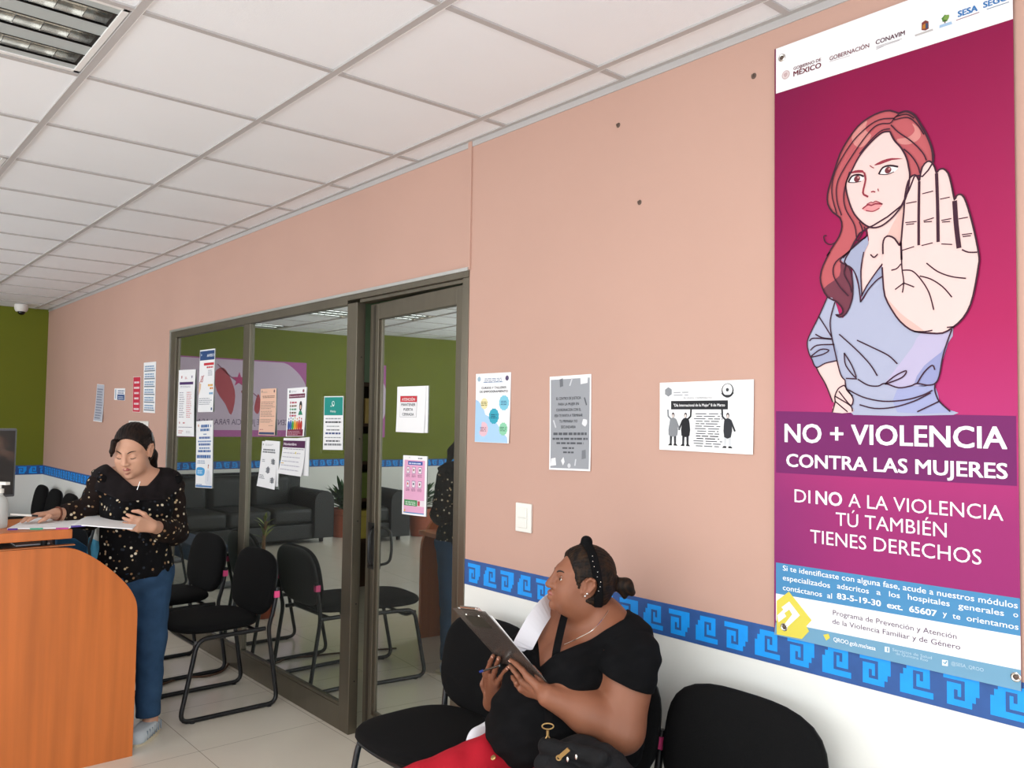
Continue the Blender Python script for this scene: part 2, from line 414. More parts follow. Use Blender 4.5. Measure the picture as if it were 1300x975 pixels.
class Head:
    """a head frame: f forward, l its left, u up; origin between the ears"""
    def __init__(s, c, f, u=(0, 0, 1), sc=1.):
        s.c = np.array(c, float); s.f = np.array(f, float); s.f /= np.linalg.norm(s.f)
        u = np.array(u, float); s.l = np.cross(u, s.f); s.l /= np.linalg.norm(s.l); s.u = np.cross(s.f, s.l); s.s = sc
        s.R = np.stack([s.f, s.l, s.u], 1)
    def __call__(s, x, y, z): return s.c+s.s*(x*s.f+y*s.l+z*s.u)
    def loc(s, X, Y, Z):
        px, py, pz = X-s.c[0], Y-s.c[1], Z-s.c[2]
        return [(px*a[0]+py*a[1]+pz*a[2])/s.s for a in (s.f, s.l, s.u)]
    def E(s, c, r, k=.02): return ell(s(*c), np.array([r]*3 if np.isscalar(r) else r)*s.s, s.R, k)
    def C(s, a, b, ra, rb=None, k=.012): return cap(s(*a), s(*b), ra*s.s, (ra if rb is None else rb)*s.s, k)
    def skull(s, chub=0.):
        E, C = s.E, s.C
        L = [E((-.018, 0, .032), (.094, .075, .086)), E((.026, 0, -.026), (.071, .061+chub*.4, .086), .03),
             E((.040, 0, -.072), (.046, .046+chub*.5, .036), .03), E((.081, 0, -.098), (.017, .020, .015), .015),
             C((.076, -.015, .028), (.050, -.048, .024), .014, .012, .015), C((.076, .015, .028), (.050, .048, .024), .014, .012, .015)]
        for y in (-1, 1):
            L += [E((.054, y*(.040+chub*.3), -.030), (.028, .026, .026), .025), E((.044, y*.036, -.062), (.030, .026, .028), .025)]
        return L
    def face(s, nz=1.):
        E, C = s.E, s.C
        L = [C((.089, 0, .022), (.104, 0, -.014), .0075*nz, .0095*nz, .012), C((.104, 0, -.014), (.111, 0, -.027), .0095*nz, .0115*nz, .006)]
        for y in (-1, 1):
            L += [E((.101, y*.0125*nz, -.030), (.011*nz, .0085*nz, .0085*nz), .006)]
        L += [C((.088, -.018, -.060), (.102, 0, -.054), .0060, .0078, .006), C((.102, 0, -.054), (.088, .018, -.060), .0078, .0060, .006),
              C((.087, -.015, -.070), (.099, 0, -.071), .0062, .0085, .006), C((.099, 0, -.071), (.087, .015, -.070), .0085, .0062, .006)]
        return L
    def sockets(s): return [s.E((.094, y*.031, .002), (.013, .017, .010), .012) for y in (-1, 1)]
    def lids(s, close=0.):
        L = []
        for y in (-1, 1):
            up = [(.0795, y*.016, .0015), (.0890, y*.025, .0085-.007*close), (.0875, y*.036, .0085-.007*close), (.0745, y*.047, .0020)]
            dn = [(.0795, y*.016, -.0005), (.0860, y*.026, -.0070), (.0845, y*.036, -.0070), (.0745, y*.047, .0005)]
            L += chain([s(*p) for p in up], [.0028*s.s]*4, .003)+chain([s(*p) for p in dn], [.0024*s.s]*4, .003)
        return L
    def shut(s): return [s.E((.0735, y*.0315, .0008), (.0142, .0160, .0138), .005) for y in (-1, 1)]
    def lashes(s, parent, m):
        for y in (-1, 1):
            b = MB(); b.tube(crom([s(*p) for p in ((.0800, y*.0165, -.0040), (.0880, y*.0245, -.0075), (.0882, y*.0330, -.0080), (.0815, y*.0430, -.0050), (.0745, y*.0480, -.0020))], False, 4), .0016*s.s, 6); b.build('eyelash', m, parent, True)
    def ears(s):
        L = []
        for y in (-1, 1):
            P = [(.008, y*.072, -.028), (.004, y*.076, -.012), (.004, y*.080, .010), (-.006, y*.084, .024), (-.020, y*.086, .020), (-.024, y*.085, .002), (-.014, y*.080, -.018), (-.002, y*.076, -.034)]
            L += chain([s(*p) for p in P], [.0050*s.s]*7+[.0065*s.s], .004)+[s.E((-.008, y*.074, -.002), (.016, .006, .024), .006)]
        return L
    def eyes(s, parent, gaze=(1, 0, 0), lid=0.):
        for y in (-1, 1):
            e = s(.0735, y*.0315, .0008); b = MB(); b.ball(e, .0128*s.s, 18, 12); o = b.build('eye', MATS['eye_white'], parent, True)
            g = s.R@np.array(gaze, float); g /= np.linalg.norm(g)
            b = MB(); b.lathe([(.0060*s.s, .0112*s.s), (.0056*s.s, .0120*s.s), (.0032*s.s, .0131*s.s), (1e-7, .0133*s.s)], e, 16, g)
            q = b.build('iris', MATS['eye_iris'], o, True, local=False)
    def brows(s, parent, m, r=.0028):
        for y in (-1, 1):
            P = [(.0935, y*.014, .0200), (.0905, y*.024, .0260), (.0820, y*.036, .0275), (.0690, y*.048, .0230)]
            b = MB(); b.tube(crom([s(*p) for p in P], False, 4), np.array([.7, .9, 1., 1., 1., 1., 1., .95, .9, .8, .65, .5, .3])*r*s.s, 8)
            b.build('eyebrow', m, parent, True)
    def lips(s, parent, m, openm=0., k=1.):
        c = s.c+s.R@np.array([.06, 0, -.065])*s.s; g = SDF(c-.06, c+.08, .0016); C = s.C; o = .005*openm
        g.put([C((.0875, -.020, -.062), (.1020, -.004, -.0555), .0050*k, .0080*k, .003), C((.1020, -.004, -.0555), (.1020, .004, -.0555), .0080*k, .0080*k, .003), C((.1020, .004, -.0555), (.0875, .020, -.062), .0080*k, .0050*k, .003)])
        g.put([C((.0875, -.017, -.067-o), (.0995, 0, -.0715-o), .0050*k, .0088*k, .003), C((.0995, 0, -.0715-o), (.0875, .017, -.067-o), .0088*k, .0050*k, .003)], kk=.001)
        g.build('lips', m, parent, 2)

# ------------------------------------------------------------------ materials of the place
pm('wall_pink', '#c29c8d', .75, noise=(1.2, .03), bump=(60, .06))
pm('wall_white', '#e9e9e4', .65, noise=(1.5, .025), bump=(60, .05))
pm('wall_green', '#6a7209', .75, noise=(1.2, .04), bump=(60, .06))
pm('wall_cream', '#efece6', .75)
pm('wall_blue', '#58b4dc', .6)
pm('office_green', '#a8c4aa', .7)
pm('frieze_navy', '#2a5394', .6, noise=(25, .10))
pm('frieze_blue', '#0a97f2', .6, noise=(30, .05))
pm('ceiling_tile', '#f1f3f7', .85, noise=(2.2, .015), bump=(220, .10))
pm('ceiling_bar', '#b9b5b4', .55)
pm('bar_edge', '#e9e7e6', .5)
pm('bronze', '#6e675a', .36, metal=.75, noise=(3, .06), stretch=(6, 6, .6))
pm('bronze_dark', '#4b463d', .4, metal=.7)
pm('aluminium', '#c9c9c6', .35, metal=.8)
pm('black_plastic', '#101012', .4)
pm('black_steel', '#17171a', .38, metal=.2)
pm('chair_fabric', '#0b0b0c', .95, spec=.2, noise=(260, .35), bump=(420, .25))
pm('chair_shell', '#1c1d20', .5)
pm('pink_tag', '#f0508c', .5)
pm('leather_black', '#0d1012', .5, noise=(5, .18), bump=(30, .12))
pm('terracotta', '#a5553a', .7, noise=(8, .1))
pm('soil', '#3a2c22', .95)
pm('leaf', '#2f5a2a', .5, noise=(8, .25))
pm('leaf_pale', '#8a9a4a', .55, noise=(9, .25))
pm('stem', '#8d6a48', .8, noise=(30, .2))
pm('wood', '#c46c31', .38, noise=(3.2, .13), bump=(8, .02), stretch=(7, 7, .35))
pm('wood_edge', '#bb7444', .42, noise=(3, .1), stretch=(3, .5, 9))
pm('wood_dark', '#4a2f22', .5)
pm('grey_metal', '#6d7074', .4, metal=.4)
pm('desk_blue', '#26405c', .5)
pm('white_plastic', '#ecebe4', .35)
pm('camera_white', '#e6e4e0', .4)
pm('screen_gloss', '#7d7875', .06, metal=.7)
pm('dark_glass', '#0c0d10', .08)
pm('paper', '#f3f3f5', .6)
pm('paper_back', '#c9c8d2', .6)
pm('nail', '#5c4a40', .5)
pm('chrome', '#d8d6d2', .18, metal=1.)
pm('lamp_housing', '#b2b9b9', .45)
pm('lamp_dark', '#26221f', .4, metal=.5)
pm('lamp_reflector', '#dedcd8', .12, metal=1.)
pm('lamp_tube', '#f1efe9', .3)
pm('lamp_tube_lit', '#fff3dc', .3, emit=9.)
# floor: large polished tiles with thin joints
m = pm('floor_tile', '#cfc6b4', .13, spec=.5)
nt = m.node_tree; b = nt.nodes['Principled BSDF']
tc = nt.nodes.new('ShaderNodeTexCoord'); mp = nt.nodes.new('ShaderNodeMapping'); br = nt.nodes.new('ShaderNodeTexBrick'); ns = nt.nodes.new('ShaderNodeTexNoise')
mp.inputs['Location'].default_value = (.24, .025, 0)
br.offset = 0.; br.inputs['Scale'].default_value = 1.; br.inputs['Brick Width'].default_value = .6; br.inputs['Row Height'].default_value = .6
br.inputs['Mortar Size'].default_value = .0018; br.inputs['Mortar Smooth'].default_value = .2
ns.inputs['Scale'].default_value = 2.5; ns.inputs['Detail'].default_value = 5
rp = nt.nodes.new('ShaderNodeValToRGB'); rp.color_ramp.elements[0].color = (*lin('#d8cfbf'), 1); rp.color_ramp.elements[1].color = (*lin('#e4dccf'), 1)
nt.links.new(tc.outputs['Object'], mp.inputs[0]); nt.links.new(mp.outputs[0], br.inputs['Vector']); nt.links.new(mp.outputs[0], ns.inputs['Vector'])
nt.links.new(ns.outputs['Fac'], rp.inputs[0]); nt.links.new(rp.outputs[0], br.inputs['Color1']); nt.links.new(rp.outputs[0], br.inputs['Color2'])
br.inputs['Mortar'].default_value = (*lin('#a09788'), 1)
nt.links.new(br.outputs['Color'], b.inputs['Base Color'])
# mirror-like tinted window film: half a mirror, and a little is seen through it
m = bpy.data.materials.new('tinted_glass'); m.use_nodes = True; MATS['tinted_glass'] = m; nt = m.node_tree; nt.nodes.clear()
ou = nt.nodes.new('ShaderNodeOutputMaterial'); mx = nt.nodes.new('ShaderNodeMixShader'); gl = nt.nodes.new('ShaderNodeBsdfGlossy'); tr = nt.nodes.new('ShaderNodeBsdfTransparent')
gl.inputs['Roughness'].default_value = .0; gl.inputs['Color'].default_value = (.90, .95, .90, 1); tr.inputs['Color'].default_value = (.22, .27, .24, 1)
mx.inputs[0].default_value = .60
df = nt.nodes.new('ShaderNodeBsdfDiffuse'); df.inputs['Color'].default_value = (.5, .5, .48, 1); m2 = nt.nodes.new('ShaderNodeMixShader'); m2.inputs[0].default_value = .03
nt.links.new(tr.outputs[0], mx.inputs[1]); nt.links.new(gl.outputs[0], mx.inputs[2]); nt.links.new(mx.outputs[0], m2.inputs[1]); nt.links.new(df.outputs[0], m2.inputs[2]); nt.links.new(m2.outputs[0], ou.inputs[0])
m = bpy.data.materials.new('clear_glass'); m.use_nodes = True; MATS['clear_glass'] = m; nt = m.node_tree; nt.nodes.clear()
ou = nt.nodes.new('ShaderNodeOutputMaterial'); mx = nt.nodes.new('ShaderNodeMixShader'); gl = nt.nodes.new('ShaderNodeBsdfGlossy'); tr = nt.nodes.new('ShaderNodeBsdfTransparent')
gl.inputs['Roughness'].default_value = .02; mx.inputs[0].default_value = .07
nt.links.new(tr.outputs[0], mx.inputs[1]); nt.links.new(gl.outputs[0], mx.inputs[2]); nt.links.new(mx.outputs[0], ou.inputs[0])
M = MATS

# ------------------------------------------------------------------ the room
XF, XN, YB = -10.3, 2.6, -5.6          # far wall, near end, side behind the camera
OX0, OX1, OZ = -6.28, -2.70, 2.135     # opening for window and door
T = .12
b = MB()
b.mat(0); b.box(XF, OX0, 0, T, .91, CEIL+.15); b.box(OX1, XN, 0, T, .91, CEIL+.15); b.box(OX0, OX1, 0, T, OZ, CEIL+.15)
b.mat(1); b.box(XF, OX0, 0, T, .40, .91); b.box(OX1, XN, 0, T, .40, .91)
b.mat(2); b.box(XF, OX0, 0, T, 0, .40); b.box(OX1, XN, 0, T, 0, .40)
struct(b.build('wall_right', [M['wall_pink'], M['wall_white'], M['wall_blue']]))
b = MB()
b.mat(0).box(XF-T, XF, YB, T, .91, CEIL+.15); b.mat(1).box(XF-T, XF, YB, T, 0, .91)
struct(b.build('wall_far', [M['wall_green'], M['wall_white']]))
b = MB()                                # long side behind the camera, with three windows
wins = ((-8.7, -6.1, .85, 2.45), (-4.8, 1.6, .45, 2.3))
xs = [XF]
for x0, x1, z0, z1 in wins:
    b.box(xs[-1], x0, YB-T, YB, 0, CEIL+.15); b.box(x0, x1, YB-T, YB, 0, z0); b.box(x0, x1, YB-T, YB, z1, CEIL+.15); xs.append(x1)
b.box(xs[-1], XN, YB-T, YB, 0, CEIL+.15)
struct(b.build('wall_left', M['wall_cream']))
b = MB(); b.box(XN, XN+T, YB, -4.5, 0, CEIL+.15); b.box(XN, XN+T, -.7, T, 0, CEIL+.15); b.box(XN, XN+T, -4.5, -.7, 2.6, CEIL+.15)
struct(b.build('wall_near', M['wall_cream']))
for k, (x0, x1, z0, z1) in enumerate(wins):
    w = sroot('window_%d' % (k+2), ((x0+x1)/2, YB, z0))
    b = MB()
    for x in np.linspace(x0, x1, 4): b.box(max(x0, x-.025), min(x1, x+.025), YB-.09, YB-.03, z0, z1)
    b.box(x0, x1, YB-.09, YB-.03, z0, z0+.05); b.box(x0, x1, YB-.09, YB-.03, z1-.05, z1)
    b.build('window_frame', M['aluminium'], w)
    b = MB(); b.box(x0, x1, YB-.063, YB-.057, z0, z1); b.build('pane', M['clear_glass'], w)
w = sroot('door_2', (XN, -2.6, 0)); b = MB()
for y in (-4.5, -3.55, -2.6, -1.65, -.7): b.box(XN+.03, XN+.09, max(-4.5, y-.03), min(-.7, y+.03), 0, 2.6)
b.box(XN+.03, XN+.09, -4.5, -.7, 0, .1); b.box(XN+.03, XN+.09, -4.5, -.7, 2.5, 2.6); b.build('door_frame', M['aluminium'], w)
b = MB(); b.box(XN+.057, XN+.063, -4.5, -.7, 0, 2.6); b.build('pane', M['clear_glass'], w)
b = MB(); b.box(XF-T, XN+T, YB-T, 3.4, -.1, 0); struct(b.build('floor', M['floor_tile']))

# ceiling: loose tiles on a grid of T bars, two cells left open where each lamp hangs
GX, GY, GS, GR = -1.8556, -.1368, .61, .6222
lamps = [(GX-.61*(1+3*k), 2) for k in range(5)]+[(GX+.61*2, 2), (GX+.61*2, 5)]
cells = set()
for x, r in lamps:
    for q in (0, 1): cells.add((round((GX-x)/.61), r+q))
b = MB()
for i in range(-8, 15):
    x1 = min(XN, GX-.61*i); x0 = max(XF, GX-.61*(i+1))
    if x1 <= x0: continue
    for j in range(-1, 10):
        y1 = min(0, GY-GR*j); y0 = max(YB, GY-GR*(j+1))
        if y1 <= y0 or (i, j) in cells: continue
        b.box(x0+.004, x1-.004, y0+.004, y1-.004, CEIL+.001, CEIL+.016)
b.box(XF-T, XN+T, YB-T, 3.4, CEIL+.12, CEIL+.2)
struct(b.build('ceiling', M['ceiling_tile']))
b = MB()
for i in range(-8, 15):
    x = GX-.61*i
    if XF < x < XN: b.mat(0).box(x-.011, x+.011, YB, -.012, CEIL-.005, CEIL+.012)
for j in range(0, 9):
    y = GY-GR*j
    b.mat(0).box(XF, XN, y-.012, y+.012, CEIL-.006, CEIL+.014); b.mat(1).box(XF, XN, y+.0118, y+.0135, CEIL-.0065, CEIL+.014)
struct(b.build('trim_1', [M['ceiling_bar'], M['bar_edge']]))
b = MB(); b.box(XF, XN, -.022, 0, CEIL-.004, CEIL+.012); b.box(XF, XN, -.004, 0, CEIL-.026, CEIL+.012)
b.box(XF, XF+.02, YB, 0, CEIL-.004, CEIL+.012)
struct(b.build('trim_2', M['ceiling_bar']))
b = MB(); b.box(-2.716, -2.692, -.007, 0, OZ, CEIL); struct(b.build('trim_3', M['wall_pink']))

# painted step-fret frieze
FRET = ["..XXXXXXX.", "..XXXXXXX.", ".XXX...XX.", ".XXX.X.XX.", "XXXX.X.XX.", "XXXX.XXXX.", "XXXX.XXXX.", "XXXX......", "XXXXXXXXXX", "XXXXXXXXXX"]
FZ0, FZ1, PER = .860, .960, .1017
def frieze(name, x0, x1, place):
    """place(s, z, lift) -> point; s runs along the wall"""
    b = MB(); b.mat(0)
    V = [place(s, z, l) for l in (0, .0012) for s, z in ((x0, FZ0), (x1, FZ0), (x1, FZ1), (x0, FZ1))]
    b.add(V, [(4, 5, 6, 7), (0, 1, 5, 4), (1, 2, 6, 5), (2, 3, 7, 6), (3, 0, 4, 7)]); b.mat(1)
    k = math.ceil((x0+1.559)/PER); wid, hh = .079, .074
    while -1.559+k*PER+wid < x1+.05:
        s0 = -1.559+k*PER
        for r in range(10):
            row = FRET[r] if k % 2 == 0 else FRET[9-r][::-1]
            c = 0
            while c < 10:
                if row[c] == 'X':
                    e = c
                    while e < 10 and row[e] == 'X': e += 1
                    a0, a1 = max(x0, s0+wid*c/10), min(x1, s0+wid*e/10); z1 = FZ0+.013+hh*(10-r)/10; z0 = z1-hh/10
                    if a1 > a0: b.add([place(a0, z0, .0017), place(a1, z0, .0017), place(a1, z1, .0017), place(a0, z1, .0017)], [(0, 1, 2, 3)])
                    c = e
                else: c += 1
        k += 1
    return struct(b.build(name, [M['frieze_navy'], M['frieze_blue']]))
frieze('trim_4', OX1, XN, lambda s, z, l: (s, -l, z))
frieze('trim_5', XF, OX0, lambda s, z, l: (s, -l, z))
frieze('trim_6', YB, 0, lambda s, z, l: (XF+l, s, z))

# ------------------------------------------------------------------ office behind the glass
b = MB(); b.box(OX0-.5, OX0-.4, T, 3.3, 0, CEIL+.1); b.box(OX1+.3, OX1+.4, T, 3.3, 0, CEIL+.1); b.box(OX0-.5, OX1+.4, 3.3, 3.4, 0, CEIL+.1)
struct(b.build('wall_office', M['office_green']))
area_light('office_fill', (-4.5, 1.9, 2.62), (0, 0, -1), .6, 1.2, 9, (1, .97, .9))  # fill light added to brighten the office interior; no fitting is seen

# ------------------------------------------------------------------ window of two panes, and the door left ajar beside it
win = sroot('window_1', ((OX0+OX1)/2, 0, 0))
b = MB()
b.box(OX0, -6.165, -.006, .07, 0, OZ); b.box(-6.165, -6.13, .005, .05, .13, 2.08)
b.box(-4.965, -4.868, -.004, .05, .13, 2.085)
b.box(-3.69, -3.595, -.004, .045, 0, 2.09)
b.box(-6.165, -3.69, -.006, .05, 2.085, OZ)
b.box(-6.165, -3.69, -.004, .05, 0, .115); b.box(-6.165, -3.69, -.001, .03, .115, .13)
b.box(-3.69, OX1, -.006, .07, 2.105, OZ); b.box(-3.595, OX1, .01, .07, 2.088, 2.105)
b.box(-2.742, OX1, -.004, .09, 0, 2.105)
b.build('window_frame', M['bronze'], win, bevel=.002)
b = MB(); b.box(OX0-.012, OX1, -.012, .0, OZ-.004, OZ+.010); b.box(OX0-.014, OX0, -.010, 0, .0, OZ+.010)
b.build('frame_edging', M['aluminium'], win)
b = MB()
for z in (.25, .62, 1.02, 1.42, 1.82): b.lathe([(.004, 0), (.004, .0015), (1e-6, .002)], (-3.5935, .024, z), 10, (1, 0, 0))
b.build('screw', M['black_plastic'], win)
for x0, x1 in ((-6.14, -4.96), (-4.87, -3.685)):
    b = MB(); b.box(x0, x1, .012, .018, .12, 2.09); b.build('pane', M['tinted_glass'], win)
HX = -2.745; DA = math.radians(3.7)
door = sroot('door_1', (HX, .02, 0))
dd = np.array([-math.cos(DA), math.sin(DA), 0]); dn = np.array([-math.sin(DA), -math.cos(DA), 0])   # along the leaf, outward
def leaf(b, a0, a1, z0, z1, f0, f1):
    c = np.array([HX, .02, 0])+dd*(a0+a1)/2+dn*(f0+f1)/2+np.array([0, 0, (z0+z1)/2])
    return b.obox(c, dd*(a1-a0)/2, dn*(f1-f0)/2, (0, 0, (z1-z0)/2))
LW = .818
b = MB(); leaf(b, 0, .045, .01, 2.078, -.02, .02); leaf(b, LW-.085, LW, .01, 2.078, -.02, .02); leaf(b, .045, LW-.085, 2.0, 2.078, -.02, .02); leaf(b, .045, LW-.085, .01, .12, -.02, .02)
leaf(b, LW-.105, LW-.085, .12, 2.0, -.006, .010); leaf(b, .045, LW-.085, .12, .135, -.006, .01)
b.build('door_leaf', M['bronze'], door, bevel=.002)
b = MB(); leaf(b, LW-.055, LW-.035, .02, 2.07, .0195, .0215); b.build('leaf_groove', M['bronze_dark'], door)
b = MB(); leaf(b, .04, LW-.08, .115, 2.01, -.003, .003); b.build('pane', M['tinted_glass'], door)
def lp(a, f, z): return np.array([HX, .02, 0])+dd*a+dn*f+np.array([0, 0, z])
b = MB(); b.tube(arc([lp(LW-.075, .02, 1.0), lp(LW-.11, .06, .985), lp(LW-.12, .065, .90), lp(LW-.11, .06, .83), lp(LW-.075, .02, .815)], .03), .007, 10)
leaf(b, LW-.085, LW-.03, .80, 1.02, .019, .024); b.build('door_handle', M['black_plastic'], door)

# shelf with boxes standing in the office
s = thing('bookshelf', (-6.5, 1.75, 0), 'brown open shelf unit inside the office, glimpsed through the gap of the door', 'shelf')
b = MB(); b.box(-6.66, -6.36, 1.2, 1.23, 0, 1.85); b.box(-6.66, -6.36, 2.3, 2.33, 0, 1.85); b.box(-6.67, -6.66, 1.2, 2.33, 0, 1.85); b.build('carcass', M['wood_dark'], s)
for z in (.45, .8, 1.12, 1.45, 1.8):
    b = MB(); b.box(-6.655, -6.36, 1.23, 2.3, z, z+.025); b.build('shelf_board', M['wood_dark'], s)
for k, (y, z, hh, c, w) in enumerate(((1.62, .475, .24, '#d8c266', 'yellow'), (1.66, .825, .22, '#7d8a4a', 'olive'), (1.60, 1.145, .24, '#6f7c48', 'dark olive'), (1.7, 1.475, .22, '#d9b878', 'tan'))):
    b = MB(); b.box(-6.62, -6.38, y, y+.34, z+.001, z+hh*.8).box(-6.625, -6.375, y-.004, y+.344, z+hh*.8, z+hh)
    o = b.build('file_box', ink(c), None, bevel=.003); rebase(o, (-6.5, y+.17, z))
    tag(o, w+' storage box on the office shelf seen through the door gap', 'box', 'boxes on the office shelf')

# ------------------------------------------------------------------ ceiling lamps
def make_lamp(x0, y1, lit):
    """x0 = its side nearest the camera; runs from y1 away from the pink wall"""
    L, Wd = 2*GR, .61
    t = thing('ceiling_lamp', (x0-Wd/2, y1-L/2, CEIL), None, 'ceiling light')
    b = MB(); xa, xb, ya, yb = x0-Wd+.013, x0-.013, y1-L+.014, y1-.014
    z0 = CEIL-.002
    b.box(xa, xb, ya, ya+.02, z0, z0+.02); b.box(xa, xb, yb-.02, yb, z0, z0+.02); b.box(xa, xa+.02, ya, yb, z0, z0+.02); b.box(xb-.02, xb, ya, yb, z0, z0+.02)
    b.build('lamp_frame', M['bar_edge'], t, bevel=.002)
    pitch = (xb-xa-.04)/3; tw = pitch*.52
    b = MB(); b.box(xa+.02, xb-.02, ya+.02, yb-.02, z0+.085, z0+.095)
    for k in range(4):
        c = xa+.02+pitch*k; w0 = c-(pitch-tw)/2 if k else c; w1 = c+(pitch-tw)/2 if k < 3 else c
        b.box(w0, w1, ya+.02, yb-.02, z0+.004, z0+.085)
    b.build('lamp_body', M['lamp_housing'], t)
    for k in range(3):
        c = xa+.02+pitch*(k+.5)
        b = MB(); n = 8; V = []; 
        for i in range(n+1):
            a = PI*i/n; V += [(c-tw/2*math.cos(a), ya+.022, z0+.008+.07*math.sin(a)), (c-tw/2*math.cos(a), yb-.022, z0+.008+.07*math.sin(a))]
        b.add(V, [(2*i, 2*i+1, 2*i+3, 2*i+2) for i in range(n)]); o = b.build('reflector', M['lamp_reflector'], t, True)
        b = MB(); b.tube([(c, ya+.04, z0+.045), (c, yb-.04, z0+.045)], .013, 10); b.build('tube', M['lamp_tube_lit' if lit else 'lamp_tube'], t, True)
        b = MB()
        for i in range(1, 16):
            y = ya+.02+(yb-ya-.04)*i/16
            b.prism([(c-tw/2, y, z0+.010), (c+tw/2, y, z0+.010), (c+tw/2*.8, y, z0+.045), (c-tw/2*.8, y, z0+.045)], (0, .002, 0))
        b.box(c-.002, c+.002, ya+.03, yb-.03, z0+.016, z0+.024)
        b.build('louvre', M['lamp_reflector'], t)
        b = MB(); b.box(c-tw/2-.003, c-tw/2, ya+.02, yb-.02, z0+.002, z0+.02); b.box(c+tw/2, c+tw/2+.003, ya+.02, yb-.02, z0+.002, z0+.02); b.box(c-tw/2, c+tw/2, yb-.03, yb-.02, z0+.004, z0+.06); b.build('trough_edge', M['lamp_dark'], t)
    return t
where = ['in the top left corner of the photo', 'second from the camera, at the left edge', 'third from the camera along the ceiling', 'fourth from the camera', 'at the far green wall']
for k in range(5):
    x = GX-.61*(1+3*k)
    t = make_lamp(x, GY-GR*2, k == 3)
    t['label'] = ('lit fluorescent ceiling lamp with glowing tubes, ' if k == 3 else 'unlit fluorescent ceiling lamp with mirrored troughs, ')+where[k]
    t['group'] = 'ceiling lamps'

for r in (2, 5):  # unseen lit lamps, added as fill to soften the shadows on the wall
    x = GX+.61*2
    t = make_lamp(x, GY-GR*r, True); t['label'] = 'unseen lit ceiling lamp added as fill above the camera, '+('over the row of chairs' if r == 2 else 'towards the window side'); t['group'] = 'ceiling lamps'
    area_light('lamp_fill', (x-.305, GY-GR*(r+1), CEIL-.02), (0, 0, -1), .5, 1.1, 21, (1., .985, .95))

# ------------------------------------------------------------------ visitor chairs
def cushion(b, c, ex, ey, en, w, d, t, pw=3.2, taper=0., dome=.55, nu=40):
    """rounded pad: outline a superellipse w x d along ex, ey; thickness t along en, domed on the en side"""
    c, ex, ey, en = [np.array(v, float) for v in (c, ex, ey, en)]; V = []; rings = []
    prof = [(0., 1.), (.45, .97), (.75, .88), (.9, .70), (.97, .48), (1., .15), (1., -.2), (.96, -.5), (.85, -.6), (0, -.6)]
    for r, h in prof:
        if r == 0: V.append(c+en*t*h*(.5 if h < 0 else .5)); rings.append([len(V)-1]); continue
        row = []
        for k in range(nu):
            a = 2*PI*k/nu; ca, sa = math.cos(a), math.sin(a)
            q = (abs(ca)**pw+abs(sa)**pw)**(-1/pw); u, v = q*ca*w/2*r, q*sa*d/2*r
            u *= 1+taper*(v/(d/2))
            V.append(c+ex*u+ey*v+en*t*.5*h); row.append(len(V)-1)
        rings.append(row)
    F = []
    for A, B in zip(rings, rings[1:]):
        for k in range(nu):
            k2 = (k+1) % nu
            if len(A) == 1: F.append((A[0], B[k], B[k2]))
            elif len(B) == 1: F.append((A[k], B[0], A[k2]))
            else: F.append((A[k], B[k], B[k2], A[k2]))
    return b.add(V, F)
def make_chair():
    t = thing('visitor_chair', (0, 0, 0), None, 'chair')
    b = MB(); cushion(b, (0, -.045, .445), (1, 0, 0), (0, 1, 0), (0, 0, 1), .475, .46, .062, 3.0, -.03)
    b.build('seat', M['chair_fabric'], t, True, angle=60)
    lean = .16; ey = np.array([0, math.sin(lean), math.cos(lean)]); en = np.array([0, -math.cos(lean), math.sin(lean)])
    b = MB(); cushion(b, (0, .200, .625), (1, 0, 0), ey, en, .505, .345, .06, 3.1, -.02); b.build('backrest', M['chair_fabric'], t, True, angle=60)
    b = MB(); cushion(b, np.array((0, .213, .625))-en*.002, (1, 0, 0), ey, -en, .492, .33, .035, 3.2, -.02); b.build('back_shell', M['chair_shell'], t, True, angle=60)
    for s in (-1, 1):
        b = MB(); x = .232*s
        P = [(x*1.06, .225, .62), (x*1.06, .205, .50), (x, .185, .41), (x, .245, .012), (x, -.265, .012), (x, -.185, .405), (x*.93, .175, .405)]
        b.tube(arc(P, .055), .0115, 10); b.build('leg_frame', M['black_steel'], t, True)
        b = MB(); b.obox((x*1.065, .218, .585), (.0125, 0, 0), (0, .0135, 0), (0, 0, .017)); b.build('size_tag', M['pink_tag'], t)
        for y in (-.2, .2):
            b = MB(); b.lathe([(.013, 0), (.013, .006), (.009, .008)], (x, y, 0), 10); b.build('foot_pad', M['black_plastic'], t)
    b = MB(); b.tube([(-.225, .12, .405), (.225, .12, .405)], .010, 8); b.build('cross_bar', M['black_steel'], t, True); b = MB(); b.tube(arc([(-.23, -.192, .39), (-.16, -.165, .36), (.16, -.165, .36), (.23, -.192, .39)], .05), .010, 8)
    b.build('cross_bar', M['black_steel'], t, True)
    return t
spots = [(-4.44, -.325, 0, 'black chair in front of the tinted window, second in the row and nearer the door'),
         (-5.17, -.315, .02, 'black chair in front of the tinted window, directly behind the standing person'),
         (-2.375, -.335, .03, 'empty black chair beside the glass door, just left of the seated person'),
         (-1.845, -.330, 0, 'black chair occupied by the person in red trousers'),
         (-1.325, -.325, -.015, 'empty black chair under the tall magenta banner'),
         (-9.60, -.36, 0, 'black chair at the far green wall, last of the corner row'),
         (-9.02, -.36, 0, 'black chair in the far corner row, second from the green wall'),
         (-8.43, -.36, 0, 'black chair in the far corner row, third from the green wall'),
         (-7.86, -.36, 0, 'black chair in the far corner row, half hidden by the standing person\'s sleeve')]
c0 = make_chair()
for i, (x, y, a, lab) in enumerate(spots):
    c = c0 if i == 0 else copy_tree(c0)
    c.location = (x, y, 0); c.rotation_euler = (0, 0, a); c['label'] = lab
    c['group'] = 'chairs by the window' if i < 2 else 'chairs under the banner' if i < 5 else 'chairs in the far corner'

